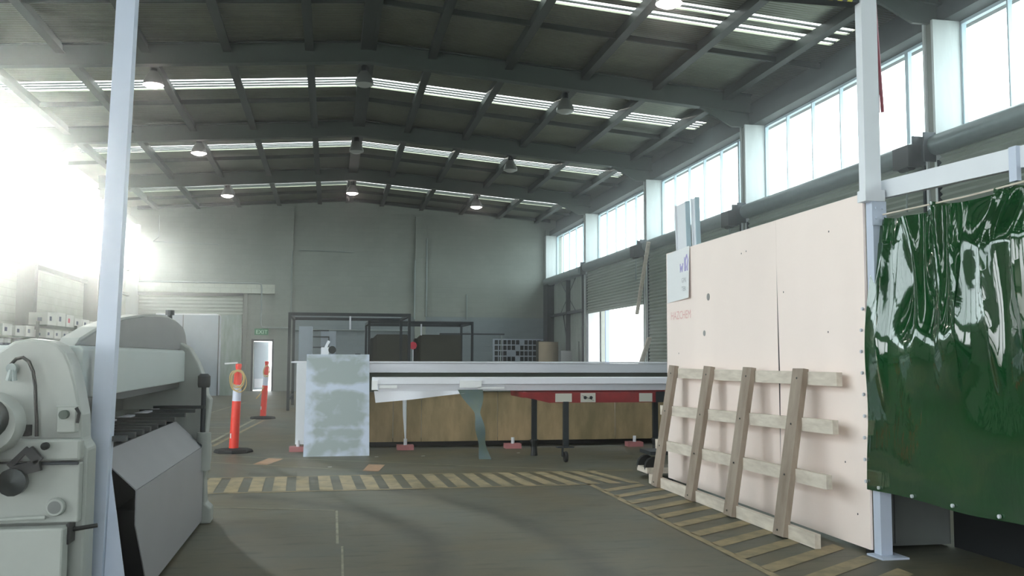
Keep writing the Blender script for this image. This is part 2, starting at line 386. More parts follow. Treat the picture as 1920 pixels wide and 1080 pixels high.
# thin lines with orange dashes
quad(2, [(-1.9, 13.62), (3.05, 10.97), (3.05, 11.0), (-1.9, 13.66)]); quad(2, [(-1.9, 12.83), (.6, 11.27), (.6, 11.30), (-1.9, 12.87)])
quad(3, [(-.93, 12.28), (-.75, 12.17), (-.58, 12.87), (-.78, 12.97)]); quad(3, [(.40, 11.36), (.58, 11.26), (.70, 11.95), (.50, 12.05)])
quad(2, [(.065, 7.0), (.085, 7.0), (.09, 8.48), (.07, 8.48)]); quad(2, [(.085, 5.2), (.10, 5.2), (.115, 6.9), (.10, 6.9)]); quad(2, [(-1.0, 8.86), (.06, 8.50), (.06, 8.52), (-1.0, 8.88)])
# ladder grid at the left
quad(2, [(-1.9, 14.3), (-1.84, 14.3), (-1.50, 22.0), (-1.56, 22.0)]) ; quad(1, [(-1.75, 14.8), (-1.68, 14.8), (-1.33, 20.6), (-1.39, 20.6)])
for yy in (15.9, 17.3, 18.7, 20.2, 21.9, 23.4): quad(2, [(-3.6, yy), (-1.5, yy-.05), (-1.5, yy), (-3.6, yy+.05)])
quad(2, [(-3.0, 21.0), (-2.95, 21.0), (-2.4, 29.0), (-2.45, 29.0)])
for (lx, ly) in ((.62, 12.9), (1.25, 12.9), (2.62, 13.1), (.0, 11.8)): quad(4, [(lx, ly), (lx+.05, ly+.02), (lx+.04, ly+.06), (lx-.01, ly+.03)])
tag(fl.build('floor', ['floor', 'mark', 'markw', 'markor', 'paper'], origin=(0, 0, 0)), 'dark worn concrete floor with faded yellow striped walkway bands', 'floor', kind='structure')

tag(B(XR+.3, 30, YF-12, YB+10, -.25, -.03).build('floor_yard', 'concrete_out', origin=(20, 12, 0)), 'bright concrete yard outside the raised shutter on the right', 'yard', kind='structure')
tag(B(XL-25, XL-.3, YF-12, YB+10, -.25, -.03).build('floor_lane', 'concrete_out', origin=(-20, 12, 0)), 'concrete lane outside the left wall', 'yard', kind='structure')
tag(B(9.75, 9.9, 32.55, 35.4, -.03, 3.6).build('outside_screen', 'bluefence'), 'pale blue screen just outside the far side of the raised shutter', 'screen')
# openings in the roof
SKY = [(Y0+k*S_+2.55, Y0+k*S_+3.35) for k in range(-3, 4)]
SKY = []
for k in range(-3, 4):
    b = Y0+k*S_
    SKY.append((b+2.45, b+2.75, b+2.98, b+3.32) if k == 0 else (b+2.66, b+3.42, None, None))
ce = MB(); cuts = []
for a in SKY:
    if a[2] is None: cuts.append((a[0], a[1]))
    else: cuts += [(a[0], a[1]), (a[2], a[3])]
ys = [YF-.2]; 
for a, b in cuts: ys += [a, b]
ys.append(YB+.3)
for i in range(0, len(ys), 2):
    for xa, xb in ((XL-.4, XC), (XC, XR+.4)):
        za, zb = roofz(xa), roofz(xb)
        ce.hexa([(xa, ys[i], za), (xb, ys[i], zb), (xb, ys[i+1], zb), (xa, ys[i+1], za), (xa, ys[i], za+.05), (xb, ys[i], zb+.05), (xb, ys[i+1], zb+.05), (xa, ys[i+1], za+.05)])
# solid eaves strip beyond the ends of the skylight sheets
for a, b in cuts:
    for xa, xb in ((XL-.4, XL+.6), (9.05, XR+.4)):
        za, zb = roofz(xa), roofz(xb)
        ce.hexa([(xa, a, za), (xb, a, zb), (xb, b, zb), (xa, b, za), (xa, a, za+.05), (xb, a, zb+.05), (xb, b, zb+.05), (xa, b, za+.05)])
tag(ce.build('ceiling', 'roof', origin=(0, 0, 0)), 'low pitched ribbed metal roof lining above the hall', 'ceiling', kind='structure')
wn = 0
ORD = ['first', 'second', 'third', 'fourth', 'fifth', 'sixth', 'seventh', 'eighth', 'ninth', 'tenth', 'eleventh', 'twelfth']
for i, (a, b) in enumerate(cuts):
    wn += 1; sk = MB(); n_ = max(1, round((b-a)/.2)); st = (b-a)/n_
    for sgn in (-1, 1):
        xe = XL+.6 if sgn < 0 else 9.05
        z0, z1 = roofz(XC)+.03, roofz(xe)+.03
        sk.m = 0
        p = [(XC, a, z0), (xe, a, z1), (xe, b, z1), (XC, b, z0)]; sk.face(p if sgn < 0 else p[::-1])
        sk.m = 1
        for j in range(1, n_): sk.bar((XC, a+j*st, z0-.02), (xe, a+j*st, z1-.02), .045, .03)
    o = thing('window_%d' % wn, (XC, a, 7.8), 'translucent roof skylight strip across both slopes, %s from the open end of the hall' % ORD[i], 'skylight', kind='structure')
    sk.build('pane', ['poly', 'purlin'], o)

# purlins
tn = 0
PX = [-6.75, -5.2, -3.65, -2.12, -.53, .66, 1.95, 3.56, 5.2, 6.8, 8.42]
PORD = ['leftmost', 'second from left', 'third from left', 'fourth from left', 'fifth from left', 'ridge', 'first right of ridge', 'second right of ridge', 'third right of ridge', 'fourth right of ridge', 'rightmost']
def trim(mb, mats, label, cat, **k):
    global tn; tn += 1
    return tag(mb.build('trim_%d' % tn, mats, **k), label, cat, kind='structure')
for px, nm in zip(PX, PORD):
    z = roofz(px)
    mb = MB()
    if nm == 'ridge':
        for d in (-.12, .12): mb.box(px+d-.035, px+d+.035, YF, YB, z-.20, z-.012)
        mb.box(px-.15, px+.15, YF, YB, z-.19, z-.17)
    else:
        mb.box(px-.05, px+.05, YF, YB, z-.20, z-.004); mb.box(px-.07, px+.10, YF, YB, z-.205, z-.19)
    trim(mb, 'purlin', 'dark steel roof purlin running the length of the hall, %s' % nm, 'purlin', origin=(px, 12, z-.2))
# bridging lines across the purlins, mid bay
for k in range(-3, 4):
    mb = MB(); yb = Y0+k*S_+4.15
    for xa, xb in ((XL, XC), (XC, XR)): mb.bar((xa, yb, roofz(xa)-.1), (xb, yb, roofz(xb)-.1), .05, .10)
    trim(mb, 'purlin', 'thin steel bridging bar across the purlins in the %s bay from the open end' % ORD[k+3], 'bridging bar')
# rafters (portal frames)
for k in range(-3, 5):
    yc = Y0+k*S_+.14; mb = MB()
    if k == 4: yc = YB-.12
    d = .44 if k < 4 else .12
    for xa, xb in ((XL+.3, XC), (XC, XR-.3)):
        za, zb = roofz(xa)-.21, roofz(xb)-.21
        top, bot = .205, -(d-.21)
        mb.bar((xa, yc, za+(top+bot)/2), (xb, yc, zb+(top+bot)/2), .05, top-bot)
        mb.bar((xa, yc, za+bot), (xb, yc, zb+bot), .20, .025); mb.bar((xa, yc, za+top-.03), (xb, yc, zb+top-.03), .20, .02)
    # haunches at the columns
    if k < 4:
        mb.prism([(XR-.35, roofz(9)-.30), (XR-.35, 6.42), (XR-.75, 6.42), (XR-1.5, roofz(7.8)-.46)], 'y', yc-.03, yc+.03)
        mb.prism([(XL+.35, roofz(9)-.30), (XL+.35, 6.42), (XL+.6, 6.42), (XL+1.3, roofz(7.8)-.46)], 'y', yc-.03, yc+.03)
    trim(mb, 'beam', 'green grey steel portal rafter spanning the roof, %s from the open end' % ORD[k+3], 'rafter', origin=(XC, yc, 7))
# columns
for side, xi, xo, sg in (('right', XR-.50, XR+.05, 1), ('left', XL+.42, XL-.05, -1)):
    for k in range(-3, 5):
        y = Y0+k*S_; 
        if k == 4: y = YB-.24
        mb = MB(); mb.m = 0
        mb.box(xi, xo, y, y+.05, 0, 6.45); mb.box(xi, xo, y+.21, y+.26, 0, 6.45)
        mb.m = 1 if side == 'left' or k < 9 else 0
        mb.box(xi+.03*sg, xi+.06*sg, y+.05, y+.21, 0, 6.44)
        trim(mb, ['col_white' if side == 'right' or k == 4 else 'col_grey', 'col_grey'], '%s steel column against the %s wall, %s from the open end' % ('white painted' if side == 'right' or k == 4 else 'shade darkened', side, ORD[k+3]), 'column')  # left columns coloured grey for their backlit shade

# ---- right wall
rw = MB()
rw.m = 0; rw.box(XR-.02, XR+.25, YF, YB, ZT, 7.12)               # above the windows, coloured dark for its backlit shade
rw.box(XR-.30, XR+.20, YF, YB, ZT+.02, ZT+.22)                    # eaves beam
rw.m = 1; rw.box(XR, XR+.2, YF, Y0+2*S_+.3, 0, ZS-.12)            # wall behind closed shutters
rw.box(XR, XR+.2, Y0+2*S_+.3, Y0+3*S_+.3, 3.3, ZS-.12)
rw.box(XR, XR+.2, Y0+3*S_, Y0+3*S_+.6, 0, ZS-.12)
rw.m = 2; rw.box(XR+.05, XR+.2, Y0+3*S_+.6, YB, 0, ZS-.12)
rw.m = 0; rw.box(XR-.1, XR+.22, YF, YB, ZS-.12, ZS)
tag(rw.build('wall_right', ['wall_dark', 'block', 'clad'], origin=(XR, 12, 0)), 'right hand long wall below and above the window band', 'wall', kind='structure')
def window_band(side, k, label):
    global wn
    wn += 1
    xg = XR if side == 'right' else XL
    ya = Y0+k*S_+.26; yb = Y0+(k+1)*S_ if k < 3 else YB-.24
    o = thing('window_%d' % wn, (xg, (ya+yb)/2, ZS), label, 'window', kind='structure')
    fr = MB(); fr.box(xg-.04, xg+.04, ya, yb, ZS, ZS+.05); fr.box(xg-.04, xg+.04, ya, yb, ZT-.05, ZT)
    fr.box(xg-.04, xg+.04, ya, ya+.04, ZS, ZT); fr.box(xg-.04, xg+.04, yb-.04, yb, ZS, ZT)
    ym = yb-1.0; j = 0
    while ym > ya+.3:
        wd = .045 if j == 4 else .02  # mullions kept thin to imitate window bloom
        fr.box(xg-.04, xg+.03, ym-wd, ym+wd if j == 4 else ym+.01, ZS+.04, ZT-.04); ym -= 1.04; j += 1
    fr.build('window_frame', 'frame', o)
    g = MB(); g.box(xg-.003, xg+.003, ya, yb, ZS+.03, ZT-.03); g.build('pane', 'glass', o)
for k in range(-3, 4):
    window_band('right', k, 'band of tall clerestory panes in the right wall, %s bay from the open end' % ORD[k+3])
for k in range(-3, 4):
    window_band('left', k, 'band of clerestory panes in the left wall, %s bay from the open end' % ORD[k+3])

# ---- roller shutters along the right wall
def shutter_rows(mb, x, ya, yb, z0, z1, period=.095, amp=.022):
    n_ = max(2, int((z1-z0)/(period/6))); i0 = len(mb.v)
    for i in range(n_+1):
        z = z0+(z1-z0)*i/n_; dx = amp*math.cos(2*math.pi*(z-z0)/period)
        mb.v += [(x+dx, ya, z), (x+dx, yb, z)]
    for i in range(n_):
        q = i0+2*i; mb.f.append((q, q+2, q+3, q+1)); mb.mi.append(mb.m)
dn = 0
def roller(k, zb, label, x=8.86):
    global dn; dn += 1
    ya = Y0+k*S_+.36; yb = Y0+(k+1)*S_-.02
    o = thing('door_%d' % dn, (x, (ya+yb)/2, 0), label, 'roller door', kind='structure')
    c = MB(); shutter_rows(c, x, ya, yb, zb, 4.42); c.box(x-.02, x+.02, ya, yb, zb-.06, zb+.02); c.build('shutter_curtain', 'slat', o, smooth=True)
    d = MB(); seg = 20; d.lathe([(.155, ya-.05), (.155, yb+.05)], (x-.04, 0, 4.53), 20, 'y'); d.build('drum', 'drum', o, smooth=True)
    for yy in (ya-.08, yb+.03):
        B(x-.24, x+.18, yy, yy+.03, 4.28, 4.72).build('end_bracket', 'darksteel', o)
    B(x-.04, x+.04, ya-.06, ya-.005, 0, 4.3).build('guide_rail', 'darksteel', o); B(x-.04, x+.04, yb+.005, yb+.06, 0, 4.3).build('guide_rail', 'darksteel', o)
    mo = MB(); mo.box(x-.34, x-.12, ya-.1, ya+.3, 4.25, 4.58); mo.lathe([(.09, 0), (.09, .25)], (x-.22, ya, 4.0+.3), 12, 'y'); m_ = mo.build('motor_box', 'black', o)
    ch = MB(); ch.tube([(x-.2, ya+.15, 4.25), (x-.22, ya+.15, 3.6), (x-.18, ya+.2, 3.6), (x-.18, ya+.2, 4.25)], .012, 6); ch.build('hand_chain', 'pipe', o)
    return o
BAYS = {-3: 'seventh', -2: 'sixth', -1: 'fifth'}
roller(-1, .08, 'closed grey roller shutter behind the green curtain')
roller(0, .08, 'closed grey roller shutter behind the pale hoarding')
roller(1, .08, 'closed grey roller shutter between hoarding edge and the bright open one')
roller(2, 2.95, 'half raised grey roller shutter with bright daylight below')
dn += 1
o = thing('door_%d' % dn, (8.9, 35, 0), 'framed ribbed panel door with cross wires in the far right corner bay', 'door', kind='structure')
c = MB(); c.box(8.98, 9.02, 32.3, 33.3, 0, 4.3); c.box(8.98, 9.02, 33.48, 38.0, 0, 4.3); c.box(8.98, 9.02, 33.3, 33.48, 1.95, 4.3); c.build('ribbed_panel', 'clad', o)
c = MB(); c.box(8.7, 9.0, 37.3, 38.05, 0, 4.4); c.box(8.8, 8.97, 32.25, 32.35, 0, 4.4); c.box(8.8, 8.97, 34.6, 34.66, 0, 4.3); c.box(8.82, 8.97, 32.3, 38, 3.0, 3.1); c.build('door_frame', 'darksteel', o)
c = MB(); c.tube([(8.9, 33.6, 3.1), (8.9, 35.8, 4.3)], .015, 6); c.tube([(8.9, 35.8, 3.1), (8.9, 33.6, 4.3)], .015, 6); c.tube([(8.9, 35.4, 3.0), (8.85, 34.8, 2.2)], .02, 6); c.tube([(8.9, 34.6, 3.0), (8.88, 34.9, 2.2)], .02, 6); c.build('brace_wire', 'darksteel', o)
c = MB(); c.lathe([(.17, 32.3), (.17, 38.0)], (8.82, 0, 4.47), 16, 'y'); c.build('drum', 'drum', o, smooth=True)

# ---- left wall : panels, ledge, open doorways nearer than the picture shows
lw = MB()
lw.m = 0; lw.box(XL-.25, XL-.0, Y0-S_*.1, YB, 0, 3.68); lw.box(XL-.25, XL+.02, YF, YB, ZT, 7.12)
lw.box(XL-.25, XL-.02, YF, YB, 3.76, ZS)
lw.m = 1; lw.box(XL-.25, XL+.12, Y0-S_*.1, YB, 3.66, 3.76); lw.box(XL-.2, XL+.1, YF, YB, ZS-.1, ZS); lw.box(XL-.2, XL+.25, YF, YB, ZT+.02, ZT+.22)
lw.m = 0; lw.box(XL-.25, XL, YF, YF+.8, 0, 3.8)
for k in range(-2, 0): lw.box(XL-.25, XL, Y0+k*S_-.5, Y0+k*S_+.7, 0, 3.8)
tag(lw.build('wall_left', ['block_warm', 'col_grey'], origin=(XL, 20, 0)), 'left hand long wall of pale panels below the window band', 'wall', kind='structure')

# ---- back wall with a doorway
bw = MB(); DX0, DX1, DZ = -2.98, -2.27, 1.96
bw.m = 0
bw.box(XL-.25, XR+.25, YB, YB+.25, 3.0, 6.6)
bw.prism([(XL-.25, 6.6), (XR+.25, 6.6), (XR+.25, roofz(XR)), (XC, 7.8), (XL-.25, roofz(XL))], 'y', YB, YB+.25)
bw.box(XL-.25, DX0, YB, YB+.25, 0, 3.0); bw.box(DX0, DX1, YB, YB+.25, DZ, 3.0); bw.m = 0; bw.box(DX1, -1.5, YB, YB+.25, 0, 3.0)
bw.m = 1; bw.box(-1.5, XR+.25, YB-.002, YB+.24, 0, 3.0)
tag(bw.build('wall_back', ['block', 'block_low', 'block_warm', 'col_grey'], origin=(XC, YB, 0)), 'painted block end wall at the far end of the hall', 'wall', kind='structure')
dn += 1
o = thing('door_%d' % dn, (-5.5, YB, 0), 'closed grey roller shutter in the end wall, behind the pale cabinets', 'roller door', kind='structure')
c = MB(); n_ = 150
for i in range(n_+1):
    z = 3.8*i/n_; c.v += [(-7.3, YB-.06+.014*math.cos(z/.14*6.283), z), (-3.42, YB-.06+.014*math.cos(z/.14*6.283), z)]
for i in range(n_): c.f.append((2*i, 2*i+1, 2*i+3, 2*i+2)); c.mi.append(0)
c.build('shutter_curtain', 'slat', o, smooth=True)
B(-7.4, -3.4, YB-.13, YB-.08, 3.72, 3.84).build('head_rail', 'darksteel', o)
dn += 1
o = thing('door_%d' % dn, (DX0, YB, 0), 'pale personnel door standing ajar in the end wall under the green exit sign', 'door', kind='structure')
c = MB(); c.box(DX0-.08, DX0-.0, YB-.03, YB+.1, 0, DZ+.08); c.box(DX1, DX1+.06, YB-.03, YB+.1, 0, DZ+.08); c.box(DX0-.08, DX1+.06, YB-.03, YB+.1, DZ, DZ+.07); c.build('door_frame', 'darksteel', o)
ang = math.radians(38); dx, dy = math.cos(ang), math.sin(ang)
c = MB(); c.bar((DX0+.02, YB+.12, .99), (DX0+.02+.66*dx, YB+.12+.66*dy, .99), .04, 1.9); lf = c.build('door_leaf', 'cab', o)
c = MB(); c.bar((DX0+.05, YB+.095, .3), (DX0+.0+.6*dx, YB+.06+.62*dy, .3), .012, .35); c.build('kick_plate', 'alu', o)
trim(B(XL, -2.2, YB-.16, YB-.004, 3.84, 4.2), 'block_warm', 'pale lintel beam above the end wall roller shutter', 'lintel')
trim(B(-2.2, -1.52, YB-.10, YB-.004, 0, 7.3), 'block', 'wide painted pilaster left of centre on the end wall', 'pilaster')
trim(B(3.36, 3.80, YB-.14, YB-.004, 0, 7.1), 'block', 'narrow painted pilaster right of centre on the end wall', 'pilaster')
trim(B(8.84, 8.98, YB-.12, YB-.004, 0, 6.7), 'block', 'slim corner post at the right end of the end wall', 'pilaster')
trim(B(-3.38, -3.24, YB-.12, YB-.004, 0, 3.9), 'col_grey', 'grey jamb between the end wall shutter and the ajar door', 'jamb')
# front wall with a big opening (behind the viewpoint)
fwm = MB(); fwm.m = 0
fwm.box(XL-.25, -3.5, YF-.25, YF, 0, 6.6); fwm.box(1.5, XR+.25, YF-.25, YF, 0, 6.6); fwm.box(-3.5, 1.5, YF-.25, YF, 3.6, 6.6)
fwm.prism([(XL-.25, 6.6), (XR+.25, 6.6), (XR+.25, roofz(XR)), (XC, 7.8), (XL-.25, roofz(XL))], 'y', YF-.25, YF)
tag(fwm.build('wall_front', 'block', origin=(XC, YF, 0)), 'painted block wall with a wide open doorway behind the viewpoint', 'wall', kind='structure')

# ---- wall services on the end wall
def pipe(pts, r, label, mats='pipe', cat='pipe', name='conduit_pipe'):
    return tag(MB().tube(pts, r, 8).build(name, mats, smooth=True), label, cat)
pipe([(-7.3, YB-.2, 4.24), (-2.85, YB-.2, 4.24), (-2.72, YB-.2, 4.2), (-2.7, YB-.2, 4.05), (-2.7, YB-.2, 2.62), (-2.65, YB-.2, 2.5), (-1.6, YB-.2, 2.48)], .03, 'grey pipe along the lintel bending down beside the exit sign')
pipe([(-6.65, YB-.05, 6.85), (-6.65, YB-.05, 6.0), (-6.85, YB-.05, 5.82), (-4.4, YB-.05, 5.76)], .018, 'thin pale conduit dropping then running along the upper end wall at left')
pipe([(-1.56, YB-.12, 5.55), (-1.56, YB-.12, 2.6)], .02, 'thin vertical conduit beside the left pilaster of the end wall')
pipe([(3.34, YB-.17, 5.3), (3.34, YB-.17, 2.9)], .03, 'pale vertical pipe on left edge of the right pilaster'); pipe([(3.82, YB-.17, 6.2), (3.82, YB-.17, 3.0)], .03, 'pale vertical pipe on right edge of the right pilaster')
pipe([(5.5, YB-.05, 3.95), (5.5, YB-.05, 2.9)], .03, 'short pale vertical pipe on the right part of the end wall')
pipe([(-1.3, YB-.05, 5.62), (.9, YB-.05, 5.58)], .018, 'thin horizontal conduit high on the middle of the end wall')
pipe([(-1.4, YB-.08, 2.42), (3.2, YB-.08, 2.42)], .03, 'low horizontal pipe along the middle of the end wall')
o = thing('exit_sign', (-2.68, YB-.07, 2.2), 'green exit sign on the end wall above the ajar door', 'sign')
B(-2.95, -2.42, YB-.06, YB-.002, 2.2, 2.46).build('housing', 'signgreen', o)
MB().text('EXIT', .22, (-2.9, YB-.063, 2.25), (1, 0, 0), (0, 0, 1)).build('lettering', 'signlit', o)
# rack of papers at right
o = thing('notice_board', (7.7, YB-.05, 1.2), 'pale notice board with rows of small dark sheets on the end wall', 'notice board')
B(6.6, 8.8, YB-.05, YB-.006, 1.15, 2.12).build('backing_board', 'cab', o)
c = MB()
for i in range(12):
    for j in range(4):
        if random.random() < .72: c.box(6.68+i*.18, 6.82+i*.18, YB-.056, YB-.051, 1.2+j*.23, 1.38+j*.23)
c.build('paper_sheets', 'darksteel', o)['kind'] = 'stuff'
o = thing('propped_rail', (5.2, 34, 0), 'thin steel rail on props in front of the right end wall', 'rail')
MB().bar((3.9, 34, 2.2), (6.3, 34, 2.2), .05, .06).build('rail', 'darksteel', o); 
for px in (4.4, 6.2): MB().bar((px-.1, 34, 0), (px, 34, 2.2), .03, .03).build('prop', 'pipe', o)

# ------------------------------------------------------------------ high bay lamps
def lamp(loc, on, label, first=None):
    o = thing('high_bay_lamp', loc, label, 'lamp', 'bell shaped high bay lamps under the roof')
    x, y, z = loc
    c = MB(); c.lathe([(.20, -.02), (.195, .04), (.15, .16), (.09, .25), (.07, .27)], loc, 24); c.build('reflector_shade', 'lampshell', o, smooth=True)
    c = MB(); c.lathe([(.075, .26), (.075, .36), (.05, .40), (0.0, .40)], loc, 16); c.build('ballast_cap', 'darksteel', o, smooth=True)
    c = MB(); c.lathe([(.0, -.085), (.11, -.072), (.205, -.022)], loc, 24); c.build('lens', 'lampon' if on else 'lampoff', o, smooth=True)
    top = roofz(x)-.19
    c = MB(); c.tube([(x, y, z+.39), (x, y, top)], .012, 6); c.tube([(x-.1, y, z+.47), (x+.1, y, z+.47)], .015, 6); c.build('hanger', 'pipe', o)
    if on:
        l = bpy.data.lights.new('lamp_light', 'SPOT'); l.energy = 60; l.spot_size = 2.2; l.color = (1, .86, .8); l.shadow_soft_size = .15
        q = bpy.data.objects.new('lamp_light', l); COL.objects.link(q); q.parent = o; q.location = (0, 0, -.08)
    return o
lamp((5.09, 13.5, 6.88), True, 'brightly glowing bell lamp at the top right, nearest the right post')
lamp((-3.68, 20, 6.95), True, 'glowing bell lamp just right of the left white post, nearest row')
lamp((.62, 20, 7.22), False, 'unlit grey bell lamp under the ridge in the nearest row')
lamp((5.07, 20, 6.87), False, 'unlit grey bell lamp right of the ridge, nearest row, against the skylight')
lamp((-3.63, 26.5, 6.93), True, 'glowing bell lamp at left in the middle row')
lamp((.63, 26.5, 7.17), False, 'unlit grey bell lamp under the ridge in the middle row')
lamp((5.07, 26.5, 6.82), False, 'small unlit bell lamp right of the ridge in the middle row')
lamp((-3.55, 33, 6.86), True, 'glowing bell lamp at left in the farthest row')
lamp((.66, 33, 7.10), True, 'glowing bell lamp under the ridge in the farthest row')
lamp((5.07, 33, 6.76), True, 'glowing bell lamp at right in the farthest row')

# ------------------------------------------------------------------ gantry: posts and beams by the viewpoint
o = thing('portal_post', (-1.12, 4.95, 0), 'tall white square post with gusseted base in front of the folding machine', 'post', 'white steel posts of the near frame')
MB().bar((-1.117, 4.95, .012), (-1.025, 4.95, 4.1), .09, .09, up=(0, 1, 0)).build('post_shaft', 'bluewhite', o)
c = MB(); c.prism([(-1.07, .012), (-.93, .012), (-1.05, .80)], 'y', 4.945, 4.955); c.prism([(-1.16, .012), (-1.22, .012), (-1.145, .3)], 'y', 4.945, 4.955); c.build('gusset', 'bluewhite', o)
B(-1.26, -.9, 4.83, 5.07, 0, .012).build('base_plate', 'bluewhite', o)
o = thing('portal_post', (3.73, 5.95, 0), 'tall white square post at the near edge of the hoarding with a red cable', 'post', 'white steel posts of the near frame')
B(3.715, 3.80, 5.90, 5.985, .012, 2.45).build('lower_shaft', 'bluewhite', o)
B(3.655, 3.775, 5.885, 5.965, 2.53, 4.1).build('upper_shaft', 'white', o)
B(3.65, 3.80, 5.88, 5.985, 2.45, 2.53).build('splice_block', 'white', o)
B(3.66, 3.86, 5.80, 5.99, 0, .012).build('base_plate', 'bluewhite', o)
c = MB(); c.box(3.70, 3.81, 5.885, 5.899, 2.28, 2.45); 
for bx in (3.73, 3.78):
    for bz in (2.33, 2.40): c.lathe([(.008, -.012), (.008, 0)], (bx, 5.885, bz), 8, 'y')
c.build('bolted_plate', 'bluewhite', o)
c = MB(); c.tube([(3.785, 5.93, 4.0), (3.80, 5.93, 3.7), (3.83, 5.93, 3.1)], .012, 6); c.tube([(3.785, 5.95, 4.0), (3.81, 5.95, 3.55), (3.812, 5.95, 3.1)], .009, 6); c.build('cable', 'cable_red', o)
o = thing('overhead_beam', (1.4, 5.95, 4.0), 'overhead steel beam with yellow and black hazard tape at the top of the frame', 'beam')
c = MB(); c.box(-3.2, 3.65, 5.9, 6.0, 3.875, 4.05); c.build('beam_body', 'darksteel', o)
c = MB()
for i in range(12): c.prism([(2.73+i*.075, 3.875), (2.767+i*.075, 3.875), (2.782+i*.075, 3.905), (2.745+i*.075, 3.905)], 'y', 5.896, 5.9)
c.build('hazard_tape', 'yellow', o)
o = thing('rail_beam', (3.84, 4.5, 2.4), 'white horizontal rail above the green curtain', 'beam')
MB().bar((3.845, 6.04, 2.55), (3.86, 2.6, 2.42), .05, .125).build('rail_body', 'white', o)
o2 = MB(); o2.box(3.80, 3.83, 4.60, 4.66, 2.36, 2.56); o2.build('hanger_plate', 'bluewhite', o)
o = tag(MB().tube([(3.78, 5.88, 2.355), (3.78, 5.0, 2.335), (3.78, 4.0, 2.34), (3.78, 2.6, 2.36)], .006, 6).build('curtain_wire', 'timber_lt'), 'pale tensioned wire carrying the green curtain', 'wire')
# green curtain
NY, NZ = 220, 180; c = MB(); ya, yb, zb = 5.93, 2.7, .43
def sm(a, b, v):
    v = max(0, min(1, (v-a)/(b-a))); return v*v*(3-2*v)
def fold(t, z):
    y = ya+(yb-ya)*t; h = (z-zb)/(2.34-zb); up = sm(.25, .95, h)
    wv = sm(4.72, 5.05, y); zq = 1.42+.09*math.sin(y*5.5+.6)+.05*math.sin(y*13); x = -.12+.12*(wv*min(1, math.log(1+math.exp((z-zq)*14))/14/(2.33-zq))+(1-wv)*sm(2.0, 2.36, z))                                 # hangs in front of the post lower down
    x += up*(.030*math.sin(y*8.3+.9*math.sin(y*2.7))+.018*math.sin(y*19+1.2*z+1.3))
    x += .006*math.sin(y*4+2)*(1-up)
    x += -.055*math.exp(-((z-1.42)/.22)**2)*math.exp(-((y-5.35)/.42)**2)
    for yc, sl_, wd, am, z0 in ((5.78, .10, .035, .05, .9), (5.55, .42, .05, .06, 1.35), (5.28, .30, .045, .055, 1.3), (5.05, .22, .04, .05, 1.25), (4.74, .16, .035, .06, 1.05), (4.42, .03, .03, .05, 1.2), (4.1, .1, .04, .05, 1.0)):
        d = (y-yc)+sl_*(z-2.2)*-1*.6
        x += -am*math.exp(-(d/wd)**2)*sm(z0, z0+.6, z)
    x += .004*math.sin(9*z+4*y)*math.sin(7*y-3*z)
    return x
for i in range(NY+1):
    t = i/NY; ey = .0
    for j in range(NZ+1):
        h = j/NZ; y = ya+(yb-ya)*t
        sag = .06*abs(math.sin((y-ya)*math.pi/.62))*h**8
        z = zb+.02+(2.34-zb)*h-sag+.008*math.sin(y*6)*(1-h)
        yy = y+(0.0 if t > .02 else .0)+.03*math.sin(3*z)*(1-t)*(t < .3)
        if t < .10: yy += (.05*(1-sm(.75, 1.0, h))-.02*math.sin(h*9)*(h < .9))*(1-t/.10)
        c.v.append((3.80+fold(t, z), yy, z))
for i in range(NY):
    for j in range(NZ):
        q = i*(NZ+1)+j; c.f.append((q, q+1, q+NZ+2, q+NZ+1)); c.mi.append(0)
o = thing('welding_curtain', (3.8, 4.5, .43), 'glossy dark green plastic welding curtain hung on a wire at the right', 'curtain')
cu = c.build('curtain_sheet', 'curtain', o, smooth=True)
c = MB()
for i in range(9): c.lathe([(.012, -.006), (.012, .006)], (3.79+fold(0.01, .5+i*.15), 6.0, .5+i*.15), 8, 'x')
for i in range(8): c.lathe([(.012, -.006), (.012, .006)], (3.79+fold(.02+i*.12, .47), 5.85-i*.39, .475), 8, 'x')
c.build('eyelet', 'alu', o)['kind'] = 'stuff'
# near black panel added to give the darkness behind the curtain
tag(B(4.44, 4.48, 2.6, 6.13, 0, 2.1).build('added_dark_panel', 'booth_shade'), 'near black panel added to stand in for the darkness behind the green curtain', 'screen')
o = thing('steel_locker', (4.17, 6.3, 0), 'grey steel locker behind the near edge of the hoarding, seen below the curtain', 'locker')
B(3.95, 4.42, 6.14, 6.6, 0.02, 1.9).build('locker_body', 'machine_dk', o); B(3.97, 4.40, 6.125, 6.139, .04, 1.88).build('locker_door', 'machine_dk', o)

# ------------------------------------------------------------------ hoarding
o = thing('hoarding', (3.7, 8, 0), 'large pale plywood hoarding screen standing beside the striped walkway', 'hoarding')
HX = 3.70
c = MB(); c.box(HX, HX+.018, 7.325, 9.97, .03, 2.52); c.build('plywood_sheet', 'hoard', o)
c = MB(); c.box(HX-.004, HX+.014, 5.995, 7.315, .03, 2.52); c.build('plywood_sheet', 'hoard', o)
c = MB()
for yy in (6.1, 7.32, 8.6, 9.9): c.box(HX+.02, HX+.065, yy-.045, yy+.045, .03, 2.48)
c.box(HX+.066, HX+.11, 6.0, 9.95, .3, .39); c.build('back_stud', 'timber_lt', o)
for a_, b_ in ((6.0, 6.05), (7.3, 7.36), (9.9, 9.96)): B(HX-.01, HX+.03, a_, b_, 0, .03).build('packer', 'black', o)
c = MB(); c.face([(HX-.0045, 7.318, 2.15), (HX-.0045, 7.302, .45), (HX-.0045, 7.285, 1.2)]); c.build('open_seam', 'ink', o)
for (yy, z, r) in ((8.79, 1.96, .035), (8.9, 1.60, .028)): MB().lathe([(0, -.0035), (r, -.003), (r*1.05, 0)], (HX, yy, z), 16, 'x').build('smudge_mark', 'smudge', o)
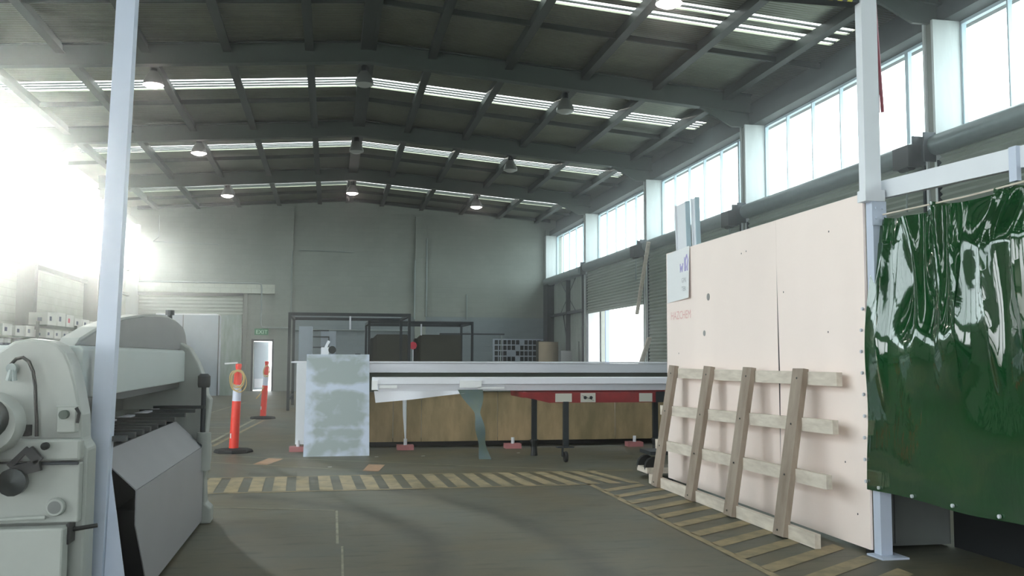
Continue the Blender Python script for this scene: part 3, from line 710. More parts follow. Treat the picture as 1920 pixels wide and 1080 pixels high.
for (yy, z) in ((6.46, 2.31), (7.9, 2.32), (8.0, 2.31), (6.3, .6), (7.2, 1.9), (6.15, .25), (6.5, 1.55), (9.6, 1.4)): MB().lathe([(0, -.002), (.008, -.001)], (HX-.004, yy, z), 8, 'x').build('screw_head', 'ink', o)
c = MB(); c.text('HAZCHEM', .125, (HX-.002, 9.84, 1.77), (0, -1, 0), (0, 0, 1)); c.build('lettering', 'redink', o)
o = thing('paper_notice', (HX, 9.57, 1.98), 'white paper notice with purple writing at the top far corner of the hoarding', 'notice')
c = MB(); c.hexa([(HX-.004, 9.94, 1.96), (HX-.035, 9.23, 1.98), (HX-.033, 9.23, 1.98), (HX-.002, 9.94, 1.96), (HX-.004, 9.94, 2.51), (HX-.012, 9.25, 2.53), (HX-.010, 9.25, 2.53), (HX-.002, 9.94, 2.51)]); c.build('sheet', 'paper', o)
def xn(y, z): return HX-.006-(9.94-y)/.71*(.031-.023*(z-1.97)/.55)
c = MB(); pts = [(9.50, 2.36), (9.49, 2.27), (9.46, 2.33), (9.44, 2.27), (9.42, 2.36)]; c.tube([(xn(y, z), y, z) for y, z in pts], .008, 5)
pts = [(9.36, 2.27), (9.38, 2.42)]; c.tube([(xn(y, z), y, z) for y, z in pts], .005, 5)
pts = [(9.34, 2.27), (9.33, 2.31), (9.35, 2.38), (9.31, 2.44), (9.27, 2.38), (9.29, 2.31), (9.28, 2.27)]; c.tube([(xn(y, z), y, z) for y, z in pts], .008, 5)
c.build('purple_writing', 'purple', o)
MB().text('GPK', .07, (HX-.036, 9.42, 2.15), (0, -1, 0), (0, 0, 1)).build('grey_lettering', 'grey_ink', o); MB().text('TEK', .07, (HX-.036, 9.42, 2.06), (0, -1, 0), (0, 0, 1)).build('grey_lettering', 'grey_ink', o)
# aluminium lengths standing behind the hoarding corner
for i, (yy, lb) in enumerate(((9.82, 'wide pale blue white panel standing up behind the far top corner of the hoarding'), (9.44, 'narrow pale blue section standing up behind the hoarding beside the wide panel'))):
    o = thing('stored_profile', (3.9, yy, 0), lb, 'metal section', 'lengths stored behind the hoarding')
    d = .16 if i == 0 else .07
    MB().bar((3.90, yy-.06, 0.01), (3.86, yy+.04, 3.08), d*2 if i == 0 else .12, .03, up=(1, 0, 0)).build('web', 'white', o)
    for s_ in (-1, 1): MB().bar((3.89, yy-.06+s_*d*(1 if i == 0 else .8), 0.01), (3.85, yy+.04+s_*d*(1 if i == 0 else .8), 3.08), .016, .05, up=(1, 0, 0)).build('edge_flange', 'frame' if s_ < 0 else 'white', o)

# ------------------------------------------------------------------ leaning timber frame
o = thing('timber_pallet_frame', (3.4, 8, 0), 'rough timber lattice frame leaning against the hoarding', 'timber frame')
PT, PB, PZ = HX-.13, 3.36, 1.27
lx = lambda z: PB+(PT-PB)*z/PZ
UP = [(9.46, 9.42), (8.51, 8.475), (7.61, 7.60), (6.69, 6.70)]
for yb_, yt in UP:
    MB().bar((lx(0)+.012, yb_, 0.01), (lx(PZ), yt, PZ), .17, .045, up=(1, 0, 0)).build('upright', 'timber', o)
RZ = [(.055, .055, 9.74, 6.21), (.43, .475, 9.70, 6.16), (.79, .86, 9.70, 6.17), (1.19, 1.20, 9.52, 6.2)]
for za, zb_, a, b in RZ:
    MB().bar((lx(za)+.047, a, za), (lx(zb_)+.047, b, zb_), .045, .10).build('rail', 'timber_lt', o)
    c = MB()
    for (yb_, yt) in UP:
        pass
c = MB()
for yb_, yt in UP:
    for za, zb_, a, b in RZ:
        z = za+(zb_-za)*(a-yb_)/(a-b); c.lathe([(.008, -.004), (.008, 0)], (lx(z)-.022, yb_+(yt-yb_)*z/PZ, z), 6, 'x')
c.build('nail_head', 'darksteel', o)['kind'] = 'stuff'
# small dolly behind
o = thing('furniture_dolly', (3.95, 10.35, 0), 'small dark wheeled dolly on the floor at the far end of the timber frame', 'dolly')
B(3.55, 4.3, 10.12, 10.5, .26, .30).build('deck', 'darksteel', o)
B(3.5, 4.2, 10.1, 10.45, .06, .12).build('lower_rail', 'timber_lt', o)
for xx in (3.6, 4.2):
    for yy in (10.18, 10.44):
        c = MB(); c.lathe([(.02, -.03), (.10, -.03), (.11, 0), (.10, .03), (.02, .03)], (xx, yy, .13+.0), 14, 'y'); c.build('wheel', 'rubber', o, smooth=True)

# ------------------------------------------------------------------ folding machine
o = thing('sheet_folding_machine', (-1.4, 6.4, 0), 'large grey sheet metal folding machine at the left with a long clamping beam', 'folding machine')
near_prof = [(-1.08, 0), (-1.08, .93), (-1.105, .965), (-1.11, 1.08), (-1.14, 1.22), (-1.165, 1.31), (-1.19, 1.365), (-1.22, 1.40), (-1.26, 1.42), (-1.34, 1.43), (-1.41, 1.415), (-1.47, 1.37), (-1.56, 1.26), (-1.66, 1.08), (-1.75, .93), (-2.15, .93), (-2.15, 0)]
MB().prism(near_prof[::-1], 'y', 4.60, 4.78).build('end_casting', 'machine', o, bevel=.012)
far_prof = [(-.93, 0), (-.93, .40), (-.96, .62), (-.93, .70), (-.93, 1.02), (-1.00, 1.05), (-1.01, 1.15), (-1.06, 1.27), (-1.13, 1.41), (-1.25, 1.62), (-1.6, 1.60), (-1.8, 1.4), (-2.0, .95), (-2.0, 0)]
far_prof = [(-.93, 0), (-.93, .12), (-.975, .16), (-.985, .35), (-.955, .50), (-.955, .62), (-.985, .66), (-.975, .80), (-.955, 1.0), (-.985, 1.035), (-1.0, 1.15), (-1.06, 1.30), (-1.13, 1.42), (-1.3, 1.52), (-1.6, 1.5), (-1.8, 1.35), (-2.0, .95), (-2.0, 0)]
MB().prism(far_prof[::-1], 'y', 8.02, 8.22).build('end_casting', 'machine', o, bevel=.012)
# clamping beam and bowed cover
MB().prism([(-1.16, 1.145), (-1.16, 1.385), (-1.175, 1.40), (-1.6, 1.40), (-1.6, 1.30), (-1.30, 1.145)], 'y', 4.79, 8.01).build('clamp_beam', 'beam_enamel', o, bevel=.008)
bow = [(8.35, 1.405), (8.33, 1.47), (8.27, 1.535), (8.15, 1.585), (7.85, 1.62), (7.4, 1.64), (7.0, 1.63), (6.5, 1.61), (5.9, 1.565), (5.3, 1.49), (4.95, 1.425), (4.85, 1.405)]
bow = [(y, z) for y, z in bow if True]
bow[0] = (8.45, 1.405)
MB().prism([(y, z) for y, z in bow], 'x', -1.20, -1.215).build('bowed_cover', 'machine_dk', o)
c = MB(); bk = [(y, z+.035) for y, z in bow]; bk[0] = (8.4, 1.41); bk[-1] = (4.85, 1.41)
MB().prism([(y, z-.02) for y, z in bk], 'x', -1.217, -1.30).build('bowed_cover_back', 'machine', o)
c = MB()
for yy in (7.9,): c.lathe([(.02, 1.60), (.02, 1.68), (.035, 1.68), (.035, 1.72)], (-1.27, yy, 0), 10)
c.build('lifting_bolt', 'darksteel', o)
# under clamp: blade, interior
MB().prism([(-1.20, 1.10), (-1.20, 1.143), (-1.55, 1.143), (-1.55, 1.10)], 'y', 4.8, 8.0).build('clamp_blade', 'finger', o)
B(-1.9, -1.62, 4.8, 8.0, .3, 1.14).build('lower_bed', 'shelf', o)  # dark colour paints in the shade under the clamp beam
B(-1.61, -1.2, 4.8, 8.0, .86, .925).build('bed_table', 'shelf', o)
for i, yy in enumerate((4.98, 5.18, 5.4, 5.6, 5.82, 6.1, 6.45, 6.9, 7.4, 7.95)):
    B(-1.38, -.985, yy-.025, yy+.025, .93, .955).build('support_finger', 'finger', o)
# apron
def quadbox(mb, a, b, c_, d, t):
    a, b, c_, d = map(Vector, (a, b, c_, d)); n_ = (b-a).cross(d-a).normalized()*t
    return mb.hexa([a-n_, b-n_, c_-n_, d-n_, a, b, c_, d])
c = MB(); quadbox(c, (-1.0, 5.31, .46), (-1.0, 8.0, .46), (-1.0, 7.95, .625), (-1.0, 5.31, .64), -.006)
quadbox(c, (-1.0, 5.72, .03), (-1.0, 8.0, .03), (-1.0, 8.0, .46), (-1.0, 5.31, .46), -.006); c.build('apron_front', 'apron', o)
c = MB(); quadbox(c, (-1.0, 5.31, .64), (-1.0, 7.95, .625), (-1.2, 7.88, .83), (-1.2, 5.31, .83), -.006)
c.build('apron_top', 'apron', o)
c = MB(); quadbox(c, (-1.0, 7.95, .625), (-1.0, 8.02, .46), (-1.25, 8.02, .46), (-1.2, 7.9, .83), .006); c.build('apron_end', 'apron', o)
c = MB(); c.box(-1.30, -1.02, 5.9, 7.9, .05, .45); c.box(-1.42, -1.22, 4.9, 7.9, .02, .83); c.build('apron_shade_fill', 'inner', o)  # dark boxes stand in for the shade inside the apron
# far end screw, cylinder and cabinet
c = MB(); c.tube([(-1.0, 7.96, .70), (-1.0, 7.96, 1.10)], .02, 10); c.lathe([(.045, 1.10), (.05, 1.12), (.05, 1.19), (.03, 1.21)], (-1.0, 7.96, 0), 12); c.build('clamp_screw', 'darksteel', o, smooth=True)
c = MB(); c.tube([(-.985, 7.93, .44), (-.985, 7.93, .74)], .055, 14); c.build('apron_cylinder', 'machine', o, smooth=True)
c = MB(); c.tube([(-1.0, 7.9, .63), (-1.1, 7.88, .66), (-1.2, 7.85, .60)], .03, 8); c.build('linkage', 'darksteel', o, smooth=True)
# near end fittings (front of the near casting, y ~ 4.6)
FX = lambda px: -1.46+px*.00234
FZ = lambda py: 1.36-(py-665)*.00242
yf = 4.585
c = MB(); c.tube([(FX(a), yf-.02, FZ(b)) for a, b in ((20, 705), (23, 685), (32, 675), (44, 672), (55, 680), (63, 698), (68, 725), (70, 755), (73, 790), (74, 818))], .008, 8); c.build('hydraulic_hose', 'rubber', o, smooth=True)
c = MB(); c.lathe([(.022, -.05), (.022, 0)], (FX(26), yf+.01, FZ(692)), 12, 'y'); c.tube([(FX(22), yf-.03, FZ(715)), (FX(26), yf-.03, FZ(695))], .014, 8); c.tube([(FX(32), yf-.03, FZ(715)), (FX(30), yf-.03, FZ(695))], .012, 8); c.build('valve', 'pipe', o, smooth=True)
c = MB(); c.box(FX(113), FX(146), yf-.05, yf+.014, FZ(811), FZ(763)); c.box(FX(110), FX(150), yf-.05, yf-.02, FZ(765), FZ(761)); sw = c.build('switch_box', 'machine', o, bevel=.006)
MB().lathe([(.02, -.075), (.02, -.04)], (FX(127), yf-.01, FZ(777)), 14, 'y').build('switch_knob', 'shelf', sw)
c = MB(); c.tube([(FX(146), yf-.05, FZ(765)), (FX(152), yf-.05, FZ(775)), (FX(149), yf-.05, FZ(793))], .008, 8); c.build('switch_lever', 'black', sw, smooth=True)
c = MB(); c.box(FX(50), FX(62), yf-.04, yf+.01, FZ(817), FZ(797)); c.build('connector', 'black', o)
# lower body, front step
MB().box(-2.15, FX(158), 4.52, 4.598, FZ(862), FZ(822)).build('front_housing', 'machine', o, bevel=.012)
MB().box(-2.15, FX(157), 4.535, 4.598, FZ(975), FZ(866)).build('front_housing_middle', 'machine', o, bevel=.006)
MB().box(-2.1, FX(142), 4.44, 4.53, 0.12, FZ(978)).build('front_housing_base', 'machine', o, bevel=.01)
MB().box(-2.1, FX(150), 4.50, 4.597, .0, .12).build('plinth', 'machine_dk', o)
B(FX(40), FX(155), 4.515, 4.535, FZ(869), FZ(864)).build('ledge', 'darksteel', o)
c = MB(); c.lathe([(.036, -.03), (.040, -.02), (.040, 0), (.0, 0)], (FX(118), 4.53, FZ(945)), 22, 'y'); g = c.build('pressure_dial', 'machine', o, smooth=True)
MB().lathe([(.028, -.002), (.0, -.003)], (FX(118), 4.50, FZ(945)), 20, 'y').build('dial_face', 'machine_dk', g)
MB().tube([(FX(-30), 4.49, FZ(966)), (FX(104), 4.49, FZ(962))], .009, 8).build('push_rod', 'machine', o)
c = MB(); c.tube([(FX(140), 4.56, FZ(990)), (FX(186), 4.60, FZ(986))], .010, 8); c.box(FX(140), FX(146), 4.50, 4.6, FZ(1012), FZ(975)); c.build('foot_lever', 'black', o)
# motor and pulley
c = MB(); c.lathe([(.0, 0), (.12, 0), (.135, .03), (.135, .10), (.10, .12), (0, .12)], (FX(8), 4.38, FZ(790)), 26, 'y'); c.build('drive_pulley', 'machine', o, smooth=True)
c = MB(); c.lathe([(.0, -.05), (.075, -.04), (.09, 0), (.09, .03)], (FX(10), 4.375, FZ(780)), 22, 'y'); c.build('motor_end_cap', 'finger', o, smooth=True)
c = MB(); c.box(-1.75, FX(28), 4.32, 4.42, FZ(905), FZ(790)); c.build('motor_body', 'black', o, bevel=.02)
c = MB(); c.bar((FX(40), 4.47, FZ(868)), (FX(72), 4.47, FZ(836)), .02, .022); c.bar((FX(72), 4.47, FZ(838)), (FX(92), 4.47, FZ(860)), .03, .04); c.bar((FX(45), 4.47, FZ(878)), (FX(94), 4.47, FZ(866)), .03, .05)
c.lathe([(0, -.02), (.017, -.012), (.017, .012), (0, .02)], (FX(100), 4.48, FZ(833)), 12, 'y'); c.build('clamp_handle', 'black', o)
c = MB(); c.lathe([(0, -.03), (.06, -.02), (.06, .02), (0, .03)], (FX(50), 4.45, FZ(895)), 14, 'y'); c.build('brake_hub', 'finger', o, smooth=True)
# offcut lying on the bed
tag(MB().bar((-1.42, 5.3, .94), (-1.30, 7.6, .945), .05, .012).build('aluminium_strip', 'alu'), 'bright thin aluminium strip lying on the machine bed', 'metal strip')

# ------------------------------------------------------------------ delineator bollards
def bollard(loc, label, coil):
    o = thing('delineator_bollard', loc, label, 'bollard', 'orange delineator bollards beside the walkway')
    x, y, z = loc
    c = MB(); c.lathe([(.0, 0), (.27, 0), (.27, .02), (.25, .045), (.09, .06), (0, .06)], loc, 8); c.build('rubber_base', 'rubber', o)
    L_ = lambda h: (x+coil*h, y, z+h)
    c = MB(); c.tube([L_(.05), L_(.3), L_(.72)], [.066, .064, .061], 18); c.build('lower_body', 'orange', o, smooth=True)
    c = MB(); c.tube([L_(.72), L_(.95)], [.060, .057], 18); c.build('reflective_band', 'reflect', o, smooth=True)
    c = MB(); c.tube([L_(.95), L_(1.10), L_(1.13), L_(1.17), L_(1.20), L_(1.24), L_(1.25)], [.059, .054, .04, .034, .044, .044, .03], 18); c.build('top_handle', 'orange', o, smooth=True)
    c = MB(); c.box(x-.045, x-.03, y-.066, y-.062, .2, .27); c.build('sticker', 'paper', o)
    return o
b1 = bollard((-1.32, 13.88, 0), 'orange bollard with white band and coiled rope, nearer one', .035)
b2 = bollard((-1.42, 21.24, 0), 'orange bollard with white band in front of the ajar door', .05)
def coil(loc, r, zt, n_, label):
    x, y, z = loc; c = MB()
    for k in range(n_):
        pts = []
        rk = r+.010*k-.02
        for j in range(21):
            t = 2*math.pi*j/20; pts.append((x+(rk+.012*math.sin(2*t+k))*math.sin(t)+.012*math.sin(2.3*k), y-.085-.012*math.cos(t)+.006*k, zt-.13-.012*k+(.11+.014*k+.012*math.sin(3*t+2*k))*math.cos(t)))
        c.tube(pts, .008, 6, False)
    return tag(c.build('coiled_rope', 'rope', smooth=True), label, 'rope')
coil((-1.28, 13.88, 0), .105, 1.17, 4, 'cream rope coil hung on the nearer orange bollard')
coil((-1.36, 21.24, 0), .085, 1.17, 2, 'thin cream rope loop on the bollard by the ajar door')
tag(MB().tube([(-1.41, 21.165, .70), (-1.47, 21.1, .55), (-1.56, 21.1, .44)], .012, 6).build('rope_tail', 'rope'), 'loose pale rope end hanging beside the farther bollard', 'rope')
tag(MB().bar((-1.29, 13.85, 1.262), (-1.46, 13.80, 1.25), .03, .02).build('white_strap', 'paper'), 'short white strap sticking out from the top of the nearer bollard', 'strap')

# ------------------------------------------------------------------ primed board
tag(MB().hexa([(-.335, 13.10, 0.0), (.55, 13.10, 0.0), (.55, 13.13, 0.0), (-.335, 13.13, 0.0), (-.325, 13.66, 1.385), (.555, 13.66, 1.385), (.555, 13.69, 1.385), (-.325, 13.69, 1.385)]).build('primed_board', 'board'), 'grey green board with smeared white film leaning on the long bench', 'board')
bpy.data.objects['primed_board'].location.y -= .0

# ------------------------------------------------------------------ long bench
o = thing('long_workbench', (2.5, 14.3, 0), 'very long silver topped workbench across the middle of the hall', 'workbench')
BY = 13.9
c = MB(); c.box(-.55, 6.4, BY-.06, 15.6, 1.262, 1.282); c.build('bench_top', 'alu', o)
c = MB(); c.box(-.36, 6.3, BY-.04, BY+.04, 1.12, 1.26); c.build('front_rail', 'alu', o, bevel=.006)
B(-.36, 6.3, BY+.06, BY+.12, .84, 1.12).build('shadow_rail', 'shelf', o)
B(-.47, -.33, BY-.06, BY+.12, .10, 1.26).build('end_leg', 'white', o, bevel=.004)
for fx in (-.43, 1.10, 2.70, 4.6):
    c = MB(); c.tube([(fx, BY-.05, .07), (fx, BY-.05, .16)], .025, 8); c.build('foot_stem', 'white', o); B(fx-.12, fx+.12, BY-.12, BY+.06, 0, .07).build('foot_pad', 'redfoot', o)
c = MB(); c.tube([(1.08, BY-.07, .80), (1.085, BY-.07, .5), (1.10, BY-.07, .16)], [.033, .028, .012], 10); c.build('tapered_leg', 'white', o, smooth=True)
c = MB()
for i, xx in enumerate((-.3, .93, 1.35, 2.5, 3.1, 4.35)):
    x1 = (.93, 1.35, 2.5, 3.1, 4.35, 6.2)[i]; B(xx+.004, x1-.004, BY+.13, BY+.15, .10, .83).build('plywood_skirt', 'ply', o)
B(-.3, 6.2, BY+.5, BY+.55, .0, .12).build('gap_shade_strip', 'black', o)  # black strip stands in for the shade under the bench
tag(MB().box(.15, .55, 14.6, 14.8, 1.283, 1.30).box(.38, .46, 14.65, 14.75, 1.30, 1.40).build('black_clamp', 'black'), 'small black clamp lying on the bench behind the leaning board', 'clamp')
# gear/reel tool on bench
o = thing('grinder_stand', (.02, 15.0, 1.283), 'white tool with a dark round wheel standing on the bench behind the board', 'tool')
c = MB(); c.box(-.14, -.02, 14.95, 15.05, 1.283, 1.50); c.bar((-.08, 15, 1.48), (-.02, 15, 1.60), .04, .04); c.build('tool_body', 'white', o)
MB().lathe([(0, -.03), (.06, -.03), (.06, .03), (0, .03)], (.03, 14.97, 1.46), 16, 'y').build('wheel', 'finger', o)

# aluminium tray in front on a red trestle
o = thing('aluminium_gutter', (2.6, 12.3, .92), 'long aluminium channel wrapped in white film in front of the bench', 'channel')
c = MB(); c.box(.55, 5.3, 12.15, 12.6, 1.0, 1.085); c.build('upper_lip', 'film', o, bevel=.006)
c = MB(); c.box(.62, 5.3, 12.19, 12.56, .915, .999); c.build('channel_side', 'alu', o)
c = MB(); c.box(.53, .60, 12.12, 12.2, .93, 1.05); c.box(.62, .85, 12.14, 12.185, .95, .99); c.build('end_wrap', 'paper', o)
c = MB(); c.box(1.66, 1.95, 12.13, 12.149, .955, 1.05); c.box(1.9, 2.25, 12.13, 12.16, .94, .965); c.build('torn_wrap', 'paper', o)
c = MB(); n_ = 24
for i in range(n_+1):
    t = i/n_; x_ = .56+t*1.25; zb_ = .765+.13*t**1.2
    c.v += [(x_, 12.17+.01*math.sin(9*t), .915), (x_+(.02 if i == 0 else 0), 12.16+.025*math.sin(12*t), zb_)]
for i in range(n_): c.f.append((2*i, 2*i+1, 2*i+3, 2*i+2)); c.mi.append(0)
c.build('hanging_film', 'film', o, smooth=True)
c = MB(); n_ = 30
for i in range(n_+1):
    t = i/n_; x_ = 1.80+.22*t+.02*math.sin(5*t); wd = .13*max(0, 1-t/.32)**.9+.036+.030*t+.012*math.sin(14*t)
    c.v += [(x_-wd, 12.14-.01+.02*math.sin(7*t), .93-.90*t), (x_+wd, 12.12+.02*math.sin(9*t+1), .93-.90*t)]
for i in range(n_): c.f.append((2*i, 2*i+1, 2*i+3, 2*i+2)); c.mi.append(0)
c.build('torn_strip', 'bluefilm', o, smooth=True)
o = thing('red_trestle_trolley', (3.4, 12.3, 0), 'red steel trolley on castors carrying the aluminium channel', 'trolley')
c = MB(); c.prism([(2.46, .90), (2.46, .845), (2.80, .765), (4.72, .765), (4.72, .90)], 'y', 11.9, 11.94); c.build('side_rail', 'red', o)
c = MB(); c.prism([(2.46, .90), (2.46, .845), (2.80, .765), (4.72, .765), (4.72, .90)], 'y', 12.75, 12.79); c.build('side_rail', 'red', o)
B(2.46, 2.52, 11.94, 12.75, .83, .90).build('end_rail', 'red', o); B(4.66, 4.72, 11.94, 12.75, .78, .90).build('end_rail', 'red', o)
B(4.25, 4.72, 11.885, 11.899, .765, .905).build('corner_plate', 'darksteel', o)
for a, b in ((2.88, 3.10), (4.02, 4.20)): B(a, b, 11.89, 11.899, .775, .885).build('paper_label', 'label', o)
q = B(3.22, 3.42, 11.89, 11.899, .77, .89).build('emblem_label', 'label', o)
c = MB(); c.lathe([(.022, -.002), (.022, 0)], (3.28, 11.888, .83), 14, 'y'); c.lathe([(.022, -.002), (.022, 0)], (3.36, 11.888, .83), 14, 'y'); c.bar((3.24, 11.888, .86), (3.4, 11.888, .79), .012, .004); c.build('emblem', 'ink', q)
for lx_, ly_, cast in ((3.02, 11.9, True), (2.79, 12.77, False), (4.55, 12.77, False), (4.52, 11.9, True)):
    g = MB(); g.box(lx_-.035, lx_+.035, ly_-.03, ly_+.03, .20, .78); g = g.build('leg', 'darksteel', o)
    if cast:
        c = MB(); c.box(lx_-.12, lx_+.10, ly_-.05, ly_+.05, .185, .20); c.box(lx_-.05, lx_-.035, ly_-.03, ly_+.03, .07, .185); c.build('castor_fork', 'darksteel', g)
        MB().lathe([(0, -.02), (.065, -.02), (.07, 0), (.065, .02), (0, .02)], (lx_+.0, ly_, .07), 16, 'x').build('castor_wheel', 'rubber', g)
    else:
        MB().lathe([(.05, 0), (.04, .12), (.06, .2), (.06, .22), (.0, .22)], (lx_, ly_, 0), 12).build('adjustable_foot', 'black', g)

# ------------------------------------------------------------------ tube racks
def rack(name, x0, x1, y0, y1, z1, label):
    o = thing(name, ((x0+x1)/2, (y0+y1)/2, 0), label, 'rack', 'open steel tube racks behind the bench')
    t = .035
    for a in (x0, x1):
        for b in (y0, y1): B(a-t, a+t, b-t, b+t, 0, z1).build('upright', 'darksteel', o)
    for b in (y0, y1): B(x0+t, x1-t, b-t, b+t, z1-.08, z1).build('top_rail', 'darksteel', o)
    for a in (x0, x1):
        B(a-t, a+t, y0+t, y1-t, z1-.08, z1).build('side_rail', 'darksteel', o); B(a-t, a+t, y0+t, y1-t, .25, .32).build('side_rail', 'darksteel', o)
    B((x0+x1)/2-.02, (x0+x1)/2+.02, y0-.02, y0+.02, z1-.42, z1-.08).build('hanging_stub', 'alu', o)
    return o
rack('tube_rack', -1.02, 2.0, 24.3, 27.2, 2.47, 'tall dark tube rack frame behind the leaning board, left one')
rack('tube_rack', 1.12, 4.2, 28.0, 30.4, 2.42, 'tall dark tube rack frame holding the brown board stacks, right one')
def stack(x0, x1, y, label):
    o = thing('panel_stack', ((x0+x1)/2, y, 0), label, 'board stack', 'dark board stacks in the right rack')
    for i in range(6):
        a = x0+.03*i+(.0 if i < 2 else .05); b = x1-(.05 if i % 2 else 0)-(.07 if i < 2 else 0); z1 = 1.90+.03*i if i < 5 else 2.04
        B(a, b, y-.05*i, y-.05*i+.04, .32, z1).build('board', 'brown' if i > 1 else 'brown_dk', o)
    B(x0, x1, y-.3, y+.05, .18, .32).build('bearer', 'timber', o)
stack(1.18, 2.36, 29.0, 'stack of upright dark brown boards, left of the red round sign')
stack(2.52, 3.98, 29.0, 'stack of upright dark brown boards, right of the red round sign')
o = thing('stop_paddle', (2.48, 28.6, 0), 'red round sign on a thin pole between the two brown board stacks', 'sign')
MB().lathe([(.12, -.01), (.12, .01)], (2.46, 28.45, 1.70), 8, 'y').build('sign_plate', 'signred', o); MB().tube([(2.46, 28.47, .01), (2.46, 28.47, 1.7)], .015, 8).build('pole', 'white', o)
# pale cabinets left of the racks
o = thing('steel_cabinet', (-.72, 30.2, 0), 'tall pale blue cabinet standing behind the left tube rack', 'cabinet')
B(-.97, -.56, 30.0, 30.6, 0, 2.3).build('cabinet_body', 'cab', o, bevel=.01); B(-.95, -.60, 29.98, 29.999, .05, 2.26).build('cabinet_door', 'cab', o)
o = thing('panel_trolley', (-.2, 30.4, 0), 'dark ladder like frame with pale panel beside the pale blue cabinet', 'frame')
for z in (1.65, 1.98, 2.18): MB().bar((-.54, 30.3, z), (-.05, 30.3, z), .03, .04).build('rung', 'darksteel', o)
MB().bar((-.05, 30.3, 0), (-.05, 30.3, 2.0), .03, .03).build('stile', 'darksteel', o); B(-.3, .17, 30.4, 30.43, 0, 2.17).build('pale_panel', 'cab', o)

# ------------------------------------------------------------------ left cabinets / booth panels
o = thing('storage_booth', (-4.8, 34.3, 0), 'large pale grey storage booth before the end wall roller shutter', 'cabinet')
B(-6.0, -3.80, 33.8, 35.2, 0, 2.78).build('booth_body', 'cab', o); c = MB(); c.box(-5.0, -4.98, 33.78, 33.799, 0, 2.78); c.box(-3.82, -3.79, 33.78, 33.799, 0, 2.78); c.build('panel_joint', 'darksteel', o)
tag(B(-3.74, -3.06, 33.9, 33.95, 0, 2.80).build('stained_panel', 'cab_dirty'), 'tall stained grey green panel standing at right of the storage booth', 'panel')
o = tag(B(-5.9, -3.9, 33.85, 35.0, 2.782, 2.83).build('flat_sheet_pile', 'paper'), 'pale flat sheets lying on top of the storage booth', 'sheets')

# ------------------------------------------------------------------ shelving with cartons at the left wall
o = thing('pallet_shelving', (-6.9, 25, 0), 'dark steel shelving with cartons along the left wall', 'shelving')
SX0, SX1 = -7.25, -6.65
for z in (.9, 1.5, 1.78): B(SX0, SX1, 20.2, 30.5, z-.04, z).build('shelf_board', 'shelf', o)
for yy in (20.2, 23.3, 26.6, 30.4):
    for xx in (SX0, SX1): B(xx-.03, xx+.03, yy, yy+.06, 0, 2.15 if xx == SX1 else 1.9).build('upright', 'shelf', o)
B(SX0, SX1-.04, 24.2, 30.4, 2.06, 2.10).build('shelf_board', 'shelf', o)
desc = ['with a dark spot label', 'with two dark dots', 'with plain sides', 'with a red and blue print', 'with a small grey label', 'with a folded top']
k = 0
def carton(y, wd, h, z, label, red=False):
    o = thing('carton', (-6.9, y, z), label, 'box', 'white cartons on the left wall shelving')
    B(-7.15, -6.72, y-wd/2, y+wd/2, z, z+h).build('box_body', 'carton', o)
    m_ = 'cartonred' if red else 'tinlabel'
    B(-6.719, -6.715, y-wd*.3, y-wd*.05, z+h*.35, z+h*.7).build('printed_label', m_, o); B(-6.95, -6.85, y-wd/2-.004, y-wd/2-.001, z+h*.3, z+h*.6).build('printed_label', m_, o)
pos = ['on the middle shelf nearest the viewpoint', 'on the middle shelf, second from the near end', 'on the middle shelf, third from the near end', 'on the middle shelf, fourth from the near end']
for i, y in enumerate((20.7, 21.5, 22.3, 23.05)): carton(y, .6, .23+.02*(i % 2), 1.781, 'white carton %s' % pos[i])
pos = ['beside the second upright', 'second beyond the second upright', 'third beyond the second upright']
for i, y in enumerate((24.55, 25.25, 25.95)): carton(y, .56, .20, 1.781, 'white carton on the middle shelf, %s' % pos[i])
carton(27.3, .5, .24, 1.781, 'white carton with red print on the middle shelf beyond the third upright', True)
pos = ['nearest', 'second', 'third', 'fourth', 'fifth', 'sixth', 'seventh']
for i in range(7): carton(24.7+i*.82, .7, (.30, .34, .32, .26, .26, .24, .22)[i], 2.101, 'white carton on the top shelf of the left shelving, %s from the near end' % pos[i], i == 2)
pos = ['nearest', 'second nearest', 'third nearest', 'fourth nearest']
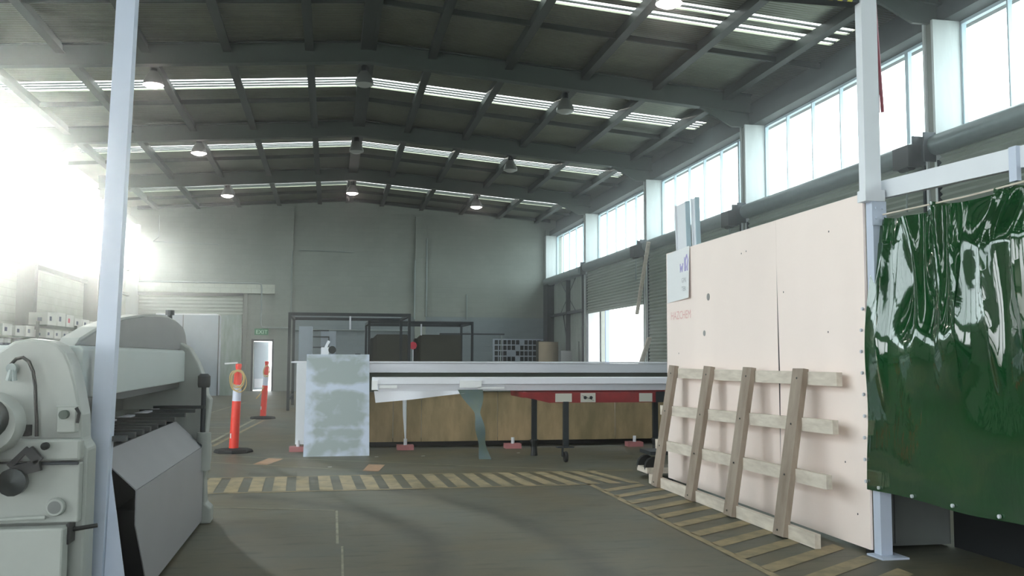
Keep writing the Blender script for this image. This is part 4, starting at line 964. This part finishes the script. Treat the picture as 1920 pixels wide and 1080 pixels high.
for i, y in enumerate((20.7, 21.3, 21.8, 22.6)):
    o = thing('paint_tin', (-6.85, y, 1.5), 'white paint tin on the low shelf of the left shelving, %s' % pos[i], 'tin', 'paint tins on the low shelf')
    MB().lathe([(.11, 0), (.11, .2), (.115, .2), (.115, .22), (0, .22)], (-6.85, y, 1.5), 16).build('tin_body', 'can', o, smooth=True); MB().lathe([(.112, .05), (.112, .13)], (-6.85, y, 1.5), 16).build('tin_label', 'tinlabel', o, smooth=True)

# ------------------------------------------------------------------ far right corner clutter
o = thing('cardboard_drum', (8.3, 35.2, 0), 'tan cardboard roll bundle standing in the far right corner', 'drum')
MB().lathe([(.38, 0), (.38, 1.95), (.0, 1.95)], (8.25, 35.2, 0), 20).build('drum_body', 'tan', o, smooth=True); MB().lathe([(.385, .9), (.385, .96)], (8.25, 35.2, 0), 20).build('strap', 'timber', o)
tag(MB().lathe([(.28, 0), (.28, 2.0), (.0, 2.02)], (8.35, 36.6, 0), 16).build('wrapped_roll', 'brown', smooth=True), 'darker upright roll behind the tan cardboard bundle', 'roll')
tag(B(8.2, 8.6, 33.0, 33.4, 0, 1.6).build('grey_box_unit', 'machine_dk'), 'grey equipment box beside the ribbed corner door', 'box')
tag(MB().bar((8.6, 24.55, 4.55), (8.6, 25.6, 2.6), .10, .05).build('leaning_plank', 'timber_lt'), 'long pale plank leaning across the half raised roller shutter', 'plank')
tag(MB().bar((8.5, 24.25, 1.9), (8.1, 25.0, 0.05), .16, .04).build('short_plank', 'timber_lt'), 'short pale plank leaning on the closed shutter above the bench line', 'plank')

# ------------------------------------------------------------------ haze volume added for the glare at the left windows
HAZE, HG = .0070, .93
hm = bpy.data.materials.new('glare_haze'); hm.use_nodes = True; n = hm.node_tree.nodes; n.clear()
ou = n.new('ShaderNodeOutputMaterial'); vo = n.new('ShaderNodeVolumeScatter'); vo.inputs['Density'].default_value = HAZE; vo.inputs['Anisotropy'].default_value = HG
hm.node_tree.links.new(vo.outputs[0], ou.inputs['Volume'])
M['haze'] = hm
tag(B(XL+.02, XR-.06, YF+.02, YB-.21, .004, 7.1).build('haze', 'haze'), 'faint haze filling the hall, added for the sun glare at the left windows', 'haze', kind='stuff')
